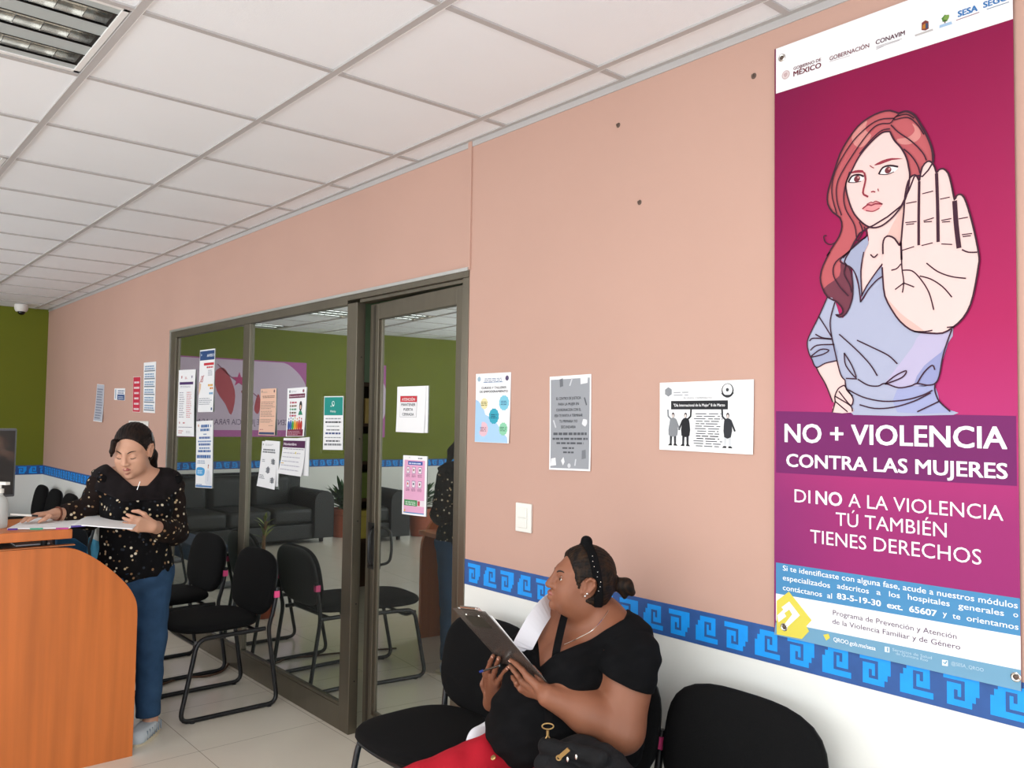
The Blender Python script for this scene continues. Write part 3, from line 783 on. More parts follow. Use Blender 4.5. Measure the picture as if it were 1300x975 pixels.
# ------------------------------------------------------------------ reception counter
t = thing('reception_counter', (-4.2, -1.7, 0), 'orange wood reception counter with a rounded front panel and raised top', 'counter')
PX = -3.97
curve = crom([(-1.40, .955), (-1.22, .952), (-1.13, .936), (-1.03, .871), (-.93, .772), (-.882, .690), (-.873, .620)], False, 5)
poly = [(-2.9, 0), (-2.9, .957), (-1.8, .957)]+[tuple(p) for p in curve]+[(-.873, .3), (-.875, 0)]
b = MB(); b.prism([(PX, y, z) for y, z in poly], (-.032, 0, 0)); b.build('front_panel', M['wood'], t, bevel=.002)
b = MB(); b.box(-4.46, -3.945, -2.9, -1.157, .990, 1.030); b.build('counter_top', M['wood'], t, bevel=.004)
b = MB(); b.box(-4.0025, -3.968, -2.9, -1.14, .957, .9605); b.build('panel_edging', M['wood_edge'], t)
b = MB(); b.box(-4.44, -4.003, -2.9, -1.17, .912, .932); b.build('shelf_board', M['wood_edge'], t)
for y in (-1.235, -2.0, -2.7):
    b = MB(); b.lathe([(.022, 0), (.022, .003), (.013, .006), (.013, .05), (.022, .053), (.022, .0555)], (-4.09, y, .9345), 14); b.build('support_post', M['black_steel'], t, True)
b = MB(); b.box(-4.46, -4.44, -2.9, -1.20, 0, .935); b.build('inner_panel', M['wood_dark'], t)
b = MB(); b.box(-4.998, -4.461, -2.9, -.93, .72, .75); b.build('desk_top', M['wood'], t, bevel=.004)
b = MB(); b.prism([(-5.0, y, z) for y, z in [(-2.9, 0), (-2.9, 1.0), (-1.6, 1.0)]+[tuple(p) for p in crom([(-1.40, .995), (-1.27, .97), (-1.15, .90), (-1.04, .80), (-.975, .69), (-.958, .60)], False, 5)]+[(-.957, 0)]], (-.03, 0, 0)); b.build('desk_panel', M['wood'], t, bevel=.002)
b = MB(); b.box(-4.36, -4.06, -1.50, -1.20, .9355, .952); o = b.build('document_tray', ink('#8d9698'), None, bevel=.003); rebase(o, (-4.2, -1.35, .9355)); tag(o, 'flat grey document tray under the raised counter top', 'tray')
b = MB(); b.box(-4.33, -4.10, -1.34, -1.21, .9525, .957); o = b.build('paper_stack', M['paper']); rebase(o, (-4.2, -1.27, .9525)); tag(o, 'thin stack of white papers lying on the grey tray under the counter top', 'papers')

t = thing('office_bag', (-4.62, -1.03, .751), 'dark grey bag with a blue front pocket standing behind the end of the counter top', 'bag')
b = MB(); b.prism([(-4.70, y, z) for y, z in ((-1.10, .751), (-.945, .751), (-.935, .90), (-.96, .965), (-1.05, .985), (-1.10, .96))], (.13, 0, 0)); b.build('bag_body', ink('#2b2e33'), t, bevel=.012)
b = MB(); b.prism([(-4.569, y, z) for y, z in ((-1.09, .765), (-.95, .765), (-.945, .86), (-1.0, .905), (-1.09, .93))], (.022, 0, 0)); b.build('front_pocket', ink('#2b5f86'), t, bevel=.008)
b = MB(); b.tube(arc([(-4.63, -1.06, .97), (-4.63, -1.06, 1.01), (-4.63, -.99, 1.01), (-4.63, -.99, .965)], .02), .005, 8); b.build('handle', M['black_plastic'], t, True)

# monitor on the desk behind the counter
t = thing('computer_monitor', (-4.86, -1.45, .75), 'dark computer monitor behind the counter at the left edge of the photo', 'monitor')
p1, p0 = WX(22, 549, -4.80), WX(15, 626, -4.80)
yr = p1[1]; fx = np.array([.98, .20, 0]); fx /= np.linalg.norm(fx); fs = np.array([-fx[1], fx[0], 0])    # faces the pink wall and the camera
c = np.array([-4.80, yr, 1.275])-fs*.27
b = MB(); b.obox(c-fx*.018, fs*.27, fx*.018, (0, 0, .17)); b.build('monitor_case', M['grey_metal'], t, bevel=.006)
b = MB(); b.obox(c+fx*.001, fs*.26, fx*.0012, (0, 0, .158)); b.build('screen', M['screen_gloss'], t)
b = MB(); b.obox(c-fx*.05-np.array([0, 0, .30]), fs*.03, fx*.012, (0, 0, .22)); b.obox(c-fx*.05+np.array([0, 0, .757-1.275]), fs*.11, fx*.08, (0, 0, .0065)); b.build('monitor_stand', M['black_plastic'], t, bevel=.003)
# sanitiser bottle on the counter
q = WX(-1, 650, -4.15); q[2] = 1.0305
t = thing('sanitizer_bottle', q, 'clear pump bottle of hand sanitiser on the counter top', 'bottle')
b = MB(); b.lathe([(.030, 0), (.033, .006), (.033, .105), (.028, .125), (.013, .138), (.012, .150)], q, 20); b.build('bottle_body', pm('gel', '#c9ccc8', .15, alpha=.75), t, True)
b = MB(); b.lathe([(.015, .148), (.015, .166), (.006, .168), (.006, .185)], q, 14); b.obox(q+np.array([.012, .008, .19]), (.024, .014, 0), (-.005, .009, 0), (0, 0, .006)); b.build('pump', M['white_plastic'], t, True)

# low blue bench on T legs seen mirrored in the window
t = thing('waiting_bench', (-8.1, -.86, 0), 'low blue bench on grey metal T legs, mirrored at the left of the window', 'bench')
b = MB(); b.box(-8.95, -7.22, -.90, -.62, .33, .37); b.build('bench_seat', M['desk_blue'], t, bevel=.012)
b = MB(); b.box(-8.95, -7.24, -.66, -.63, .22, .33); b.build('front_panel', M['desk_blue'], t)
for x in (-7.30, -8.85):
    b = MB(); b.box(x-.035, x+.035, -.80, -.68, .05, .33); b.tube(arc([(x, -.52, .032), (x, -.60, .032), (x, -.95, .032), (x, -1.0, .032)], .02), .03, 10); b.build('leg', M['grey_metal'], t)

# black sofa along the far wall (the window mirrors it)
t = thing('leather_sofa', (-9.78, -2.0, 0), 'long black leather sofa along the far green wall, mirrored in the window', 'sofa')
def pad(lo, hi, bev): 
    b = MB(); b.box(lo[0], hi[0], lo[1], hi[1], lo[2], hi[2]); return b
ys0, ys1 = -2.98, -.86
for nm, lo, hi, bv in (('sofa_base', (-10.22, ys0+.04, .05), (-9.32, ys1-.04, .24), .02),):
    o = pad(lo, hi, bv).build(nm, M['leather_black'], t, True); mo = o.modifiers.new('bevel', 'BEVEL'); mo.width = bv; mo.segments = 3
def soft(name, lo, hi, bv):
    o = pad(lo, hi, bv).build(name, M['leather_black'], t, True, angle=60); mo = o.modifiers.new('bevel', 'BEVEL'); mo.width = bv; mo.segments = 4; return o
for k in range(3):
    y0 = ys0+.26+(ys1-ys0-.52)*k/3; y1 = ys0+.26+(ys1-ys0-.52)*(k+1)/3
    soft('seat_cushion', (-9.98, y0+.004, .245), (-9.29, y1-.004, .43), .05)
    soft('back_cushion', (-10.12, y0+.004, .38), (-9.90, y1-.004, .80), .07)
soft('backrest', (-10.26, ys0+.05, .2), (-10.06, ys1-.05, .82), .05)
for y0, y1 in ((ys0, ys0+.26), (ys1-.26, ys1)):
    b = MB(); n = 12
    prof = [(y0, .06), (y1, .06), (y1, .50)]+[((y0+y1)/2+.13*math.cos(PI*i/n), .50+.13*math.sin(PI*i/n)) for i in range(1, n)]+[(y0, .50)]
    b.prism([(-9.27, y, z) for y, z in prof], (-.97, 0, 0)); b.build('armrest', M['leather_black'], t, True, bevel=.02)
for y in (ys0+.1, ys1-.1):
    for x in (-10.1, -9.4): b = MB(); b.lathe([(.025, 0), (.03, .06)], (x, y, 0), 12); b.build('foot', M['black_plastic'], t)

# potted plants (seen mirrored)
def pot(t, c, r, h):
    b = MB(); b.lathe([(r*.72, 0), (r*.95, h*.8), (r*.97, h*.8), (r*1.06, h*.82), (r*1.06, h), (r*.93, h), (r*.9, h*.9)], c, 28); b.build('pot', M['terracotta'], t, True)
    b = MB(); b.lathe([(1e-6, h*.91), (r*.92, h*.9)], c, 24); b.build('soil', M['soil'], t)
def blade(b, p, d, L, w, droop, n=7):
    d = np.array(d, float); d /= np.linalg.norm(d); s = np.cross(d, [0, 0, 1.]); s /= np.linalg.norm(s)+1e-9; V = []
    for i in range(n+1):
        f = i/n; q = np.array(p)+d*L*f+np.array([0, 0, -droop*L*f*f]); ww = w*math.sin(PI*min(1, f*.92+.08))**.8
        up = np.array([0, 0, ww*.25]); V += [q-s*ww+up, q, q+s*ww+up]
    return b.add(V, [(3*i+k, 3*i+k+1, 3*i+k+4, 3*i+k+3) for i in range(n) for k in (0, 1)])
c = np.array([-9.62, -3.30, 0]); t = thing('potted_plant', c, 'bushy green houseplant in a terracotta pot beside the sofa arm, mirrored in the window', 'plant')
pot(t, c, .17, .36); b = MB(); rnd = random.Random(3)
for i in range(110):
    a = rnd.random()*2*PI; e = rnd.uniform(.35, 1.4); p = c+np.array([0, 0, .34+rnd.uniform(0, .12)])
    blade(b, p, (math.cos(a)*math.cos(e), math.sin(a)*math.cos(e), math.sin(e)), rnd.uniform(.26, .46), rnd.uniform(.020, .034), rnd.uniform(.1, .5))
b.build('foliage', M['leaf'], t, True)
c = np.array([-6.11, -.66, 0]); t = thing('potted_plant', c, 'thin yellowing cane plant in a round terracotta pot, mirrored between the window chairs', 'plant')
pot(t, c, .125, .27); b = MB(); b.tube([c+np.array(v) for v in ((0, 0, .24), (.012, .01, .42), (-.01, 0, .60), (.0, -.01, .72))], [.017, .015, .013, .011], 9); b.build('stem', M['stem'], t, True)
b = MB()
for i in range(16):
    a = rnd.random()*2*PI; e = rnd.uniform(.7, 1.45); blade(b, c+np.array([0, 0, rnd.uniform(.55, .73)]), (math.cos(a)*math.cos(e), math.sin(a)*math.cos(e), math.sin(e)), rnd.uniform(.08, .17), .011, .3)
b.build('foliage', M['leaf_pale'], t, True)

# ------------------------------------------------------------------ small fixed things
q = WX(27, 392, -10.02); q[2] = CEIL-.004
t = thing('security_camera', q, 'white dome security camera under the ceiling by the green wall', 'camera')
b = MB(); b.lathe([(.066, 0), (.066, -.03), (.062, -.055), (.050, -.075), (1e-6, -.078)], q, 24); b.build('camera_housing', M['camera_white'], t, True)
b = MB(); b.ball(q+np.array([.012, 0, -.082]), (.036, .036, .030), 18, 12); b.build('lens_dome', M['dark_glass'], t, True)
def switchplate(x0, y0, x1, y1, lab, nsw):
    p, q = WY(x0, y0), WY(x1, y1); X0, X1, Z0, Z1 = p[0], q[0], q[2], p[2]
    t = thing('switch_plate', ((X0+X1)/2, 0, Z0), lab, 'light switch')
    b = MB(); b.box(X0, X1, -.010, -.0003, Z0, Z1); b.build('plate', M['white_plastic'], t, bevel=.003)
    for k in range(nsw):
        zc = Z1-(Z1-Z0)*(.32+.36*k) if nsw > 1 else (Z0+Z1)/2; w = (X1-X0)
        b = MB(); b.box(X0+w*.22, X1-w*.22, -.0145, -.0098, zc-.018, zc+.018); b.build('rocker', M['white_plastic'], t, bevel=.002)
switchplate(657, 637.5, 676, 677, 'white switch plate with two rockers on the pink wall above the seated person', 2)
switchplate(165, 534, 189, 551, 'white switch plate just above the standing person\'s head', 1)
for (x, y), d in (((785, 159), 'high up left of the banner, below the ceiling'), ((957, 96.5), 'at the upper left of the tall banner'), ((812, 257), 'in the bare middle of the pink wall')):
    p = WY(x, y); b = MB(); b.lathe([(.004, .0002), (.004, .006), (.002, .008), (1e-6, .0082)], p, 10, (-.4, -1, .3)); b.lathe([(.009, .0002), (.007, .0015), (1e-6, .002)], p, 10, (0, -1, 0))
    o = b.build('nail', M['nail']); rebase(o, p); tag(o, 'small rusty nail '+d, 'nail', 'nails in the pink wall')

b = MB(); b.tube(crom([WZ(x, y, .007) for x, y in ((150, 884), (185, 874), (205, 869), (222, 863), (240, 859.5), (262, 858.5), (280, 853), (288, 846), (292, 838))], False, 5), .006, 8)
o = b.build('power_cable', ink('#5d4334'), None, True); rebase(o, WZ(222, 863, 0)); tag(o, 'brown cable trailing over the floor behind the two window chairs', 'cable')

# ------------------------------------------------------------------ tall magenta banner on the pink wall
BY = -.006
X0, X1b, Z0b, Z1b = -1.2905, -.6805, .942, 2.582
g = pm('banner_print', '#b01c62', .42, spec=.22)
nt = g.node_tree; bs = nt.nodes['Principled BSDF']; tc = nt.nodes.new('ShaderNodeTexCoord'); sp = nt.nodes.new('ShaderNodeSeparateXYZ'); rz = nt.nodes.new('ShaderNodeValToRGB')
mr = nt.nodes.new('ShaderNodeMapRange'); mr.inputs['From Max'].default_value = Z1b-Z0b
for p, c in ((0., '#8e2468'), (.22, '#962569'), (.34, '#b12b6e'), (.5, '#a81656'), (.72, '#96084a'), (.9, '#870a42'), (1., '#780c40')):
    e = rz.color_ramp.elements.new(p) if p not in (0., 1.) else rz.color_ramp.elements[0 if p == 0. else -1]
    e.color = (*lin(c), 1)
mx = nt.nodes.new('ShaderNodeMixRGB'); mx.blend_type = 'MULTIPLY'; rx = nt.nodes.new('ShaderNodeValToRGB')
rx.color_ramp.elements[0].color = (.74, 1., .95, 1); rx.color_ramp.elements[1].color = (1, 1, 1, 1); rx.color_ramp.elements[1].position = .36
mrx = nt.nodes.new('ShaderNodeMapRange'); mrx.inputs['From Min'].default_value = -.305; mrx.inputs['From Max'].default_value = .305; mx.inputs[0].default_value = .8
nt.links.new(tc.outputs['Object'], sp.inputs[0]); nt.links.new(sp.outputs['Z'], mr.inputs[0]); nt.links.new(mr.outputs[0], rz.inputs[0])
nt.links.new(sp.outputs['X'], mrx.inputs[0]); nt.links.new(mrx.outputs[0], rx.inputs[0]); nt.links.new(rz.outputs[0], mx.inputs[1]); nt.links.new(rx.outputs[0], mx.inputs[2]); nt.links.new(mx.outputs[0], bs.inputs['Base Color'])
def bn(): return Sheet((X0, BY, Z0b), (X1b, BY, Z0b), (X1b, BY, Z1b), (X0, BY, Z1b), thick=.0015)
def bu(x, y):
    p = WY(x, y, BY-.002); return ((p[0]-X0)/(X1b-X0), (p[2]-Z0b)/(Z1b-Z0b))
ban = thing('hanging_banner', ((X0+X1b)/2, BY, Z0b), 'tall magenta vinyl banner with a drawn woman holding up her palm', 'banner')
S = bn(); S.sheet(g, 12, 24)
def band(pts, m, lay=0): S.poly([tuple(np.clip(bu(*p), 0, 1)) for p in pts], m, lay)
vw = pm('vinyl_white', '#eeeef0', .35)
band([(985, 119), (1289, 23), (1289, -60), (985, 60)], vw)
band([(985, 522), (1290, 528), (1291, 617), (985, 600)], '#702060')
band([(985, 714), (1296, 760), (1298, 808), (985, 753.4)], '#4a88b6')
band([(985, 753.4), (1298, 808), (1298, 851), (1024, 796), (985, 790)], vw)
band([(985, 788), (1024, 796), (1298, 851), (1304, 900), (970, 850)], '#6f9dba')
S.build('banner_sheet', parent=ban)
# --- the drawing
S = bn()
A = lambda p: bu(1030+p[0]/4.874, 130+p[1]/4.874)
B = lambda p: bu(1010+p[0]/4.644, 320+p[1]/4.644)
def fill(pts, m, lay, sm=3): S.poly([tuple(p) for p in pts], m, lay, sm)
def pen(pts, w, lay=9, sm=4, m='#3b1a2c'): S.line([tuple(p) for p in pts], w, m, lay, sm)
hairc, hairl, hair_d, skin, skin_d, shirt, shirt_l, shirt_d = '#b5575d', '#cc8480', '#6d3544', '#e6c4c0', '#d8b0a8', '#a6aac2', '#b9abc8', '#8f93bd'
hairo = [A(p) for p in ((545, 70), (490, 52), (430, 62), (360, 95), (290, 150), (230, 230), (180, 320), (150, 410), (120, 500), (103, 570), (105, 630), (135, 680), (180, 715), (192, 770), (175, 830), (140, 885), (100, 950))] + \
        [B(p) for p in ((205, 0), (165, 80), (148, 150), (160, 210), (190, 265), (240, 290), (272, 322), (282, 352), (262, 372), (240, 368), (262, 384), (290, 374), (312, 345), (330, 300), (340, 250), (338, 170), (322, 95), (290, 60), (320, 0), (380, -110))] + \
        [A(p) for p in ((390, 760), (560, 640), (640, 460), (690, 460), (757, 370), (750, 290), (715, 200), (680, 140), (640, 80), (590, 57))]
fill(hairo, hairc, 0)
fill([A(p) for p in ((345, 110), (290, 155), (252, 205), (258, 250), (290, 278), (330, 266), (372, 205), (335, 170))], hairl, 1)
fill([A(p) for p in ((625, 130), (640, 175), (600, 215), (530, 228), (545, 255), (600, 260), (650, 240), (678, 205), (665, 160))], hairl, 1)
fill([B(p) for p in ((268, 60), (258, 140), (165, 215), (190, 265), (240, 290), (272, 322), (282, 352), (262, 372), (290, 374), (312, 345), (330, 300), (340, 250), (338, 170), (322, 95))], hair_d, 1)
neck = [A((350, 740)), A((357, 850)), A((330, 920))]+[B(p) for p in ((405, 0), (390, 110), (394, 250), (440, 165), (515, 70), (535, -60))]+[A((470, 820)), A((560, 850)), A((590, 600)), A((450, 700))]
fill(neck, skin, 2, 2)
fill([A(p) for p in ((578, 610), (545, 680), (472, 820), (505, 830), (545, 872), (562, 800), (572, 700))], skin_d, 3, 2)
face = [(490, 182), (440, 190), (370, 250), (300, 335), (250, 430), (218, 500), (222, 560), (245, 640), (275, 700), (330, 755), (380, 776), (430, 768), (480, 735), (530, 685), (578, 615), (600, 545), (612, 460), (605, 400), (590, 340), (560, 285), (520, 240), (502, 210)]
fill([A(p) for p in face], skin, 4)
torso = [B(p) for p in ((235, 295), (208, 400), (213, 480), (238, 600), (268, 720), (295, 755), (303, 810), (335, 890), (342, 960), (930, 960), (905, 930), (850, 880), (825, 820), (820, 780), (845, 735), (865, 640), (890, 550), (930, 450), (700, 420), (560, 260), (519, 140), (470, 170), (430, 225), (386, 296), (368, 195), (335, 98), (342, 230), (300, 365), (262, 384))]
fill(torso, shirt, 2, 2)
fill([B(p) for p in ((745, 475), (690, 560), (560, 730), (530, 780), (610, 802), (700, 790), (820, 780), (860, 640), (890, 550), (922, 470))], '#b4acc9', 3, 2)
fill([B(p) for p in ((905, 520), (860, 590), (760, 670), (700, 780), (820, 778), (845, 735), (868, 640))], shirt_d, 4, 2)
fill([B(p) for p in ((600, 808), (720, 790), (820, 785), (850, 880), (905, 930), (930, 945), (600, 945))], '#9a9fc6', 3, 2)
fill([B(p) for p in ((190, 268), (140, 380), (95, 470), (72, 530), (80, 590), (98, 630), (125, 680), (180, 655), (250, 640), (232, 545), (215, 490), (208, 400), (234, 297))], shirt, 3, 2)
fill([B(p) for p in ((90, 600), (150, 560), (232, 545), (250, 640), (180, 655), (125, 680), (98, 635))], '#979cb8', 4, 2)
fill([B(p) for p in ((125, 680), (180, 655), (250, 640), (265, 715), (290, 755), (292, 790), (250, 815), (238, 870), (224, 885), (180, 780), (145, 720))], skin, 3, 2)
fill([B(p) for p in ((290, 785), (256, 805), (235, 850), (236, 885), (220, 945), (338, 945), (338, 920), (325, 905), (342, 880), (335, 850), (300, 800))], skin, 6, 2)
fill([B(p) for p in ((426, -97), (360, -40), (268, 45), (292, 72), (330, 92), (358, 135), (376, 200), (387, 262), (392, 180), (386, 100), (398, 20), (432, -50))], '#9ba0ba', 6, 1)
fill([B(p) for p in ((519, 75), (470, 130), (420, 205), (392, 255), (386, 296), (430, 225), (480, 168), (519, 142))], '#979cb8', 5, 1)
hand = [A(p) for p in ((447, 940), (446, 880), (457, 840), (485, 828), (520, 845), (548, 885), (558, 872), (566, 780), (576, 680), (583, 580), (602, 492), (630, 454), (655, 455), (671, 490), (676, 460), (690, 402), (720, 368), (745, 370), (766, 400), (778, 438), (792, 420), (820, 412), (850, 440), (868, 500), (880, 560), (890, 606), (902, 580), (925, 570), (950, 592), (975, 660), (1000, 750), (1025, 860), (1042, 960))] + \
       [B(p) for p in ((1082, 80), (1062, 200), (1035, 310), (990, 390), (930, 445), (870, 478), (800, 479), (730, 473), (680, 458), (620, 410), (570, 340), (530, 260), (519, 170), (514, 90))]
fill(hand, skin, 7, 3)
fill([B(p) for p in ((530, 262), (570, 342), (620, 412), (680, 460), (730, 474), (770, 474), (700, 420), (620, 360))], skin_d, 8, 2)
K = .0042
pen(crom(hairo[:46], False, 2), K, 8, 0)
pen([A(p) for p in ((545, 70), (590, 57), (640, 80), (680, 140), (715, 200), (750, 290), (757, 370))], K*1.3)
pen([A(p) for p in face]+[A(face[0])], K)
for l in (((545, 75), (520, 95), (490, 130), (430, 135), (370, 175), (270, 310), (170, 480), (160, 600), (190, 700)), ((520, 100), (420, 110), (330, 170), (240, 270), (150, 430), (130, 560), (160, 690)), ((490, 165), (440, 175), (380, 225), (300, 320)),
          ((495, 140), (540, 185), (620, 240), (690, 310), (715, 360)), ((515, 110), (600, 95), (660, 140), (700, 200)), ((575, 290), (620, 330), (660, 390), (675, 440)), ((525, 90), (590, 75), (640, 100)), ((240, 430), (205, 560), (215, 660), (270, 760), (285, 860)), ((300, 740), (320, 800), (290, 860)), ((330, 770), (345, 830), (285, 870), (200, 965)), ((180, 715), (192, 770), (165, 850), (125, 880), (90, 865), (80, 830), (98, 825))):
    pen([A(p) for p in l], K*.75)
for l in (((320, 0), (240, 60), (225, 130), (260, 200), (315, 260)), ((300, 75), (290, 130), (320, 190), (335, 240)), ((235, 295), (208, 400), (213, 480), (238, 600), (268, 720), (295, 755)), ((190, 268), (140, 380), (95, 470), (72, 530), (80, 590), (98, 630), (125, 680), (180, 655), (250, 640)),
          ((125, 680), (145, 720), (180, 780), (222, 885)), ((300, 745), (365, 748)), ((370, 750), (430, 785), (490, 790), (530, 775), (610, 800), (680, 790), (720, 775), (780, 785), (825, 775), (850, 730), (868, 630), (890, 550), (925, 455)), ((825, 780), (825, 820), (850, 880), (915, 940)), ((295, 755), (303, 810), (340, 850)),
          ((260, 485), (360, 575), (440, 660), (485, 730)), ((365, 520), (450, 560), (550, 610), (603, 660)), ((290, 595), (300, 670), (360, 742), (335, 670), (290, 595)), ((530, 778), (590, 730), (655, 700), (630, 740), (530, 780)), ((720, 775), (760, 710), (808, 668), (824, 695)),
          ((315, 812), (400, 855), (520, 880), (650, 872), (750, 845), (810, 815)), ((380, 900), (470, 922), (580, 915), (700, 880), (800, 830)), ((720, 942), (850, 880)), ((85, 525), (110, 508), (215, 515)), ((120, 485), (160, 505), (215, 512)), ((90, 580), (130, 550), (232, 545)), ((95, 615), (150, 575), (200, 580), (160, 605), (95, 620)), ((140, 380), (185, 450), (215, 500)),
          ((426, -97), (360, -40), (268, 45), (292, 72), (330, 92), (358, 135), (376, 200), (386, 296)), ((405, 0), (388, 110), (394, 252)), ((515, 70), (470, 130), (420, 205), (392, 262)), ((519, 142), (480, 168), (430, 225), (386, 296)), ((445, 15), (465, 32), (488, 12)),
          ((290, 785), (256, 805), (235, 850), (236, 885), (220, 945)), ((290, 785), (335, 850), (342, 880), (325, 902), (258, 820)), ((236, 850), (325, 905), (338, 940)), ((236, 880), (310, 942))):
    pen([B(p) for p in l], K*.8)
pen(crom(hand, False, 2), K, 10, 0)
for l, w in ((((671, 490), (668, 700), (668, 885)), 1.5), (((778, 440), (785, 650), (788, 865)), 1.8), (((890, 610), (900, 760), (917, 903)), 2.6), (((558, 870), (560, 920), (562, 975)), 1.2), (((590, 627), (655, 615)), .6), (((690, 567), (757, 550)), .6), (((800, 600), (860, 588)), .6), (((915, 722), (972, 712)), .6), (((585, 745), (655, 738)), .6), (((590, 757), (640, 752)), .6), (((698, 735), (762, 715)), .6), (((700, 742), (750, 738)), .6),
             (((808, 732), (870, 720)), .6), (((812, 742), (862, 738)), .6), (((935, 820), (998, 812)), .6), (((940, 832), (990, 826)), .6), (((565, 917), (640, 893)), .6), (((685, 887), (755, 870)), .6), (((808, 877), (875, 880)), .6), (((935, 912), (975, 928), (1030, 928)), .8)):
    pen([A(p) for p in l], K*w, 10)
for l in (((628, 0), (630, 90), (641, 180), (633, 240)), ((568, 108), (600, 98), (625, 70)), ((641, 183), (590, 222)), ((641, 183), (703, 207)), ((635, 108), (690, 112), (740, 160), (790, 240), (818, 342)), ((735, 142), (800, 160), (870, 205), (925, 267)), ((775, 66), (840, 115), (920, 145), (1008, 156)), ((700, 468), (760, 470), (810, 462)), ((895, 445), (940, 440))):
    pen([B(p) for p in l], K*.75, 10)
red = '#8e2f3f'
fill([A(p) for p in ((388, 390), (440, 360), (500, 345), (570, 350), (500, 358), (430, 384))], red, 5, 2)
fill([A(p) for p in ((242, 440), (270, 422), (320, 420), (336, 450), (318, 436), (270, 438))], red, 5, 2)
for pts, ic in ((((420, 445), (445, 405), (490, 392), (540, 400), (515, 430), (470, 447)), (477, 420)), (((232, 495), (255, 458), (295, 448), (328, 460), (312, 488), (270, 497)), (285, 473))):
    fill([A(p) for p in pts], '#f4eeee', 5, 2); S.disc(*A(ic), .0085, '#6e3038', 6); S.disc(*A((ic[0]+8, ic[1]-8)), .0028, '#c98a88', 7)
    pen([A(p) for p in pts[:4]], K*1.1, 8, 3, '#2a1420'); pen([A(p) for p in (pts[0], pts[5], pts[4])], K*.5, 8, 3, '#2a1420')
pen([A(p) for p in ((330, 435), (338, 480), (322, 560), (345, 580), (355, 585))], K*1.1, 8, 3, red); pen([A(p) for p in ((365, 392), (378, 402), (390, 408))], K*.5, 8, 2, red)
pen([A(p) for p in ((372, 556), (385, 552), (398, 556))], K*.8, 8, 2, red); pen([A(p) for p in ((415, 535), (418, 552))], K*.5, 8, 0, red)
fill([A(p) for p in ((318, 660), (345, 632), (372, 618), (385, 622), (402, 612), (443, 630), (420, 655), (385, 672), (345, 675))], '#d98f92', 5, 2)
pen([A(p) for p in ((318, 660), (352, 635), (375, 638), (400, 628), (443, 630))], K*.8, 8, 3, red); pen([A(p) for p in ((340, 670), (385, 675), (425, 655))], K*.6, 8, 3, red); pen([A(p) for p in ((345, 632), (372, 618), (385, 622), (402, 612), (443, 630))], K*.5, 8, 3, red)
# header marks and the yellow step-fret sign
C_ = lambda p: bu(985+p[0]/4.127, p[1]/4.127)
D_ = lambda p: bu(980+p[0]/4.0625, 700+p[1]/4.0625)
S.disc(*C_((52, 392)), .0125, '#c9b2b4', 1, 24); S.disc(*C_((52, 392)), .0095, '#ddd0d0', 2, 20); S.disc(*C_((52, 392)), .006, '#c4a8aa', 3, 7, .3)
S.poly([C_(p) for p in ((764, 120), (783, 106), (800, 112), (801, 150), (784, 160), (763, 158))], '#7a3a34', 1); S.poly([C_(p) for p in ((770, 132), (784, 122), (784, 150), (768, 152))], '#b8742c', 2); S.poly([C_(p) for p in ((785, 122), (797, 122), (797, 148), (785, 150))], '#3b4c6a', 2)
S.poly([C_(p) for p in ((728, 182), (822, 150), (824, 160), (730, 192))], '#b9b4b4', 1)
S.disc(*C_((888, 96)), .0075, '#4f7d3a', 2, 11, .25); S.disc(*C_((895, 92)), .006, '#7a9a4a', 3, 9, .25); S.line([C_((887, 104)), C_((886, 122))], .0025, '#5c4630', 2); S.poly([C_(p) for p in ((858, 132), (920, 112), (924, 126), (856, 148))], '#9db9d6', 1)
S.poly([C_(p) for p in ((944, 105), (1066, 62), (1066, 66), (944, 109))], '#8b5a6a', 1); S.poly([C_(p) for p in ((1105, 47), (1222, 8), (1222, 12), (1105, 51))], '#6b7d94', 1)
for k in range(3): S.poly([C_(p) for p in ((526, 243+k*7), (660-k*12-(k == 2)*70, 201+k*8+(k == 2)*21), (660-k*12-(k == 2)*70, 205+k*8+(k == 2)*21), (526, 247+k*7))], '#b3aeb2', 1)
S.poly([C_(p) for p in ((282, 322), (388, 290), (388, 293), (282, 325))], '#c2b8bb', 1)
yl = '#d9cb52'
S.poly([tuple(np.clip(D_(p), 0, 1)) for p in ((25, 255), (88, 207), (205, 355), (178, 385), (192, 412), (155, 452), (25, 428))], yl, 2)
S.poly([tuple(np.clip(D_(p), 0.01, 1)) for p in ((28, 330), (60, 300), (50, 288), (90, 258), (145, 330), (70, 400), (50, 395), (105, 325), (90, 300), (65, 318), (75, 335), (35, 365))], vw, 3)
S.poly([D_(p) for p in ((265, 430), (292, 424), (300, 446), (280, 460))], yl, 2); S.poly([D_(p) for p in ((582, 490), (607, 494), (607, 522), (582, 518))], '#dfe8ef', 2); S.poly([D_(p) for p in ((878, 558), (908, 562), (908, 592), (878, 588))], '#dfe8ef', 2)
S.line([D_((597, 496)), D_((597, 516))], .003, '#6f9dba', 3); S.line([D_((885, 570)), D_((893, 580)), D_((903, 566))], .003, '#6f9dba', 3)
S.build('banner_picture', parent=ban)
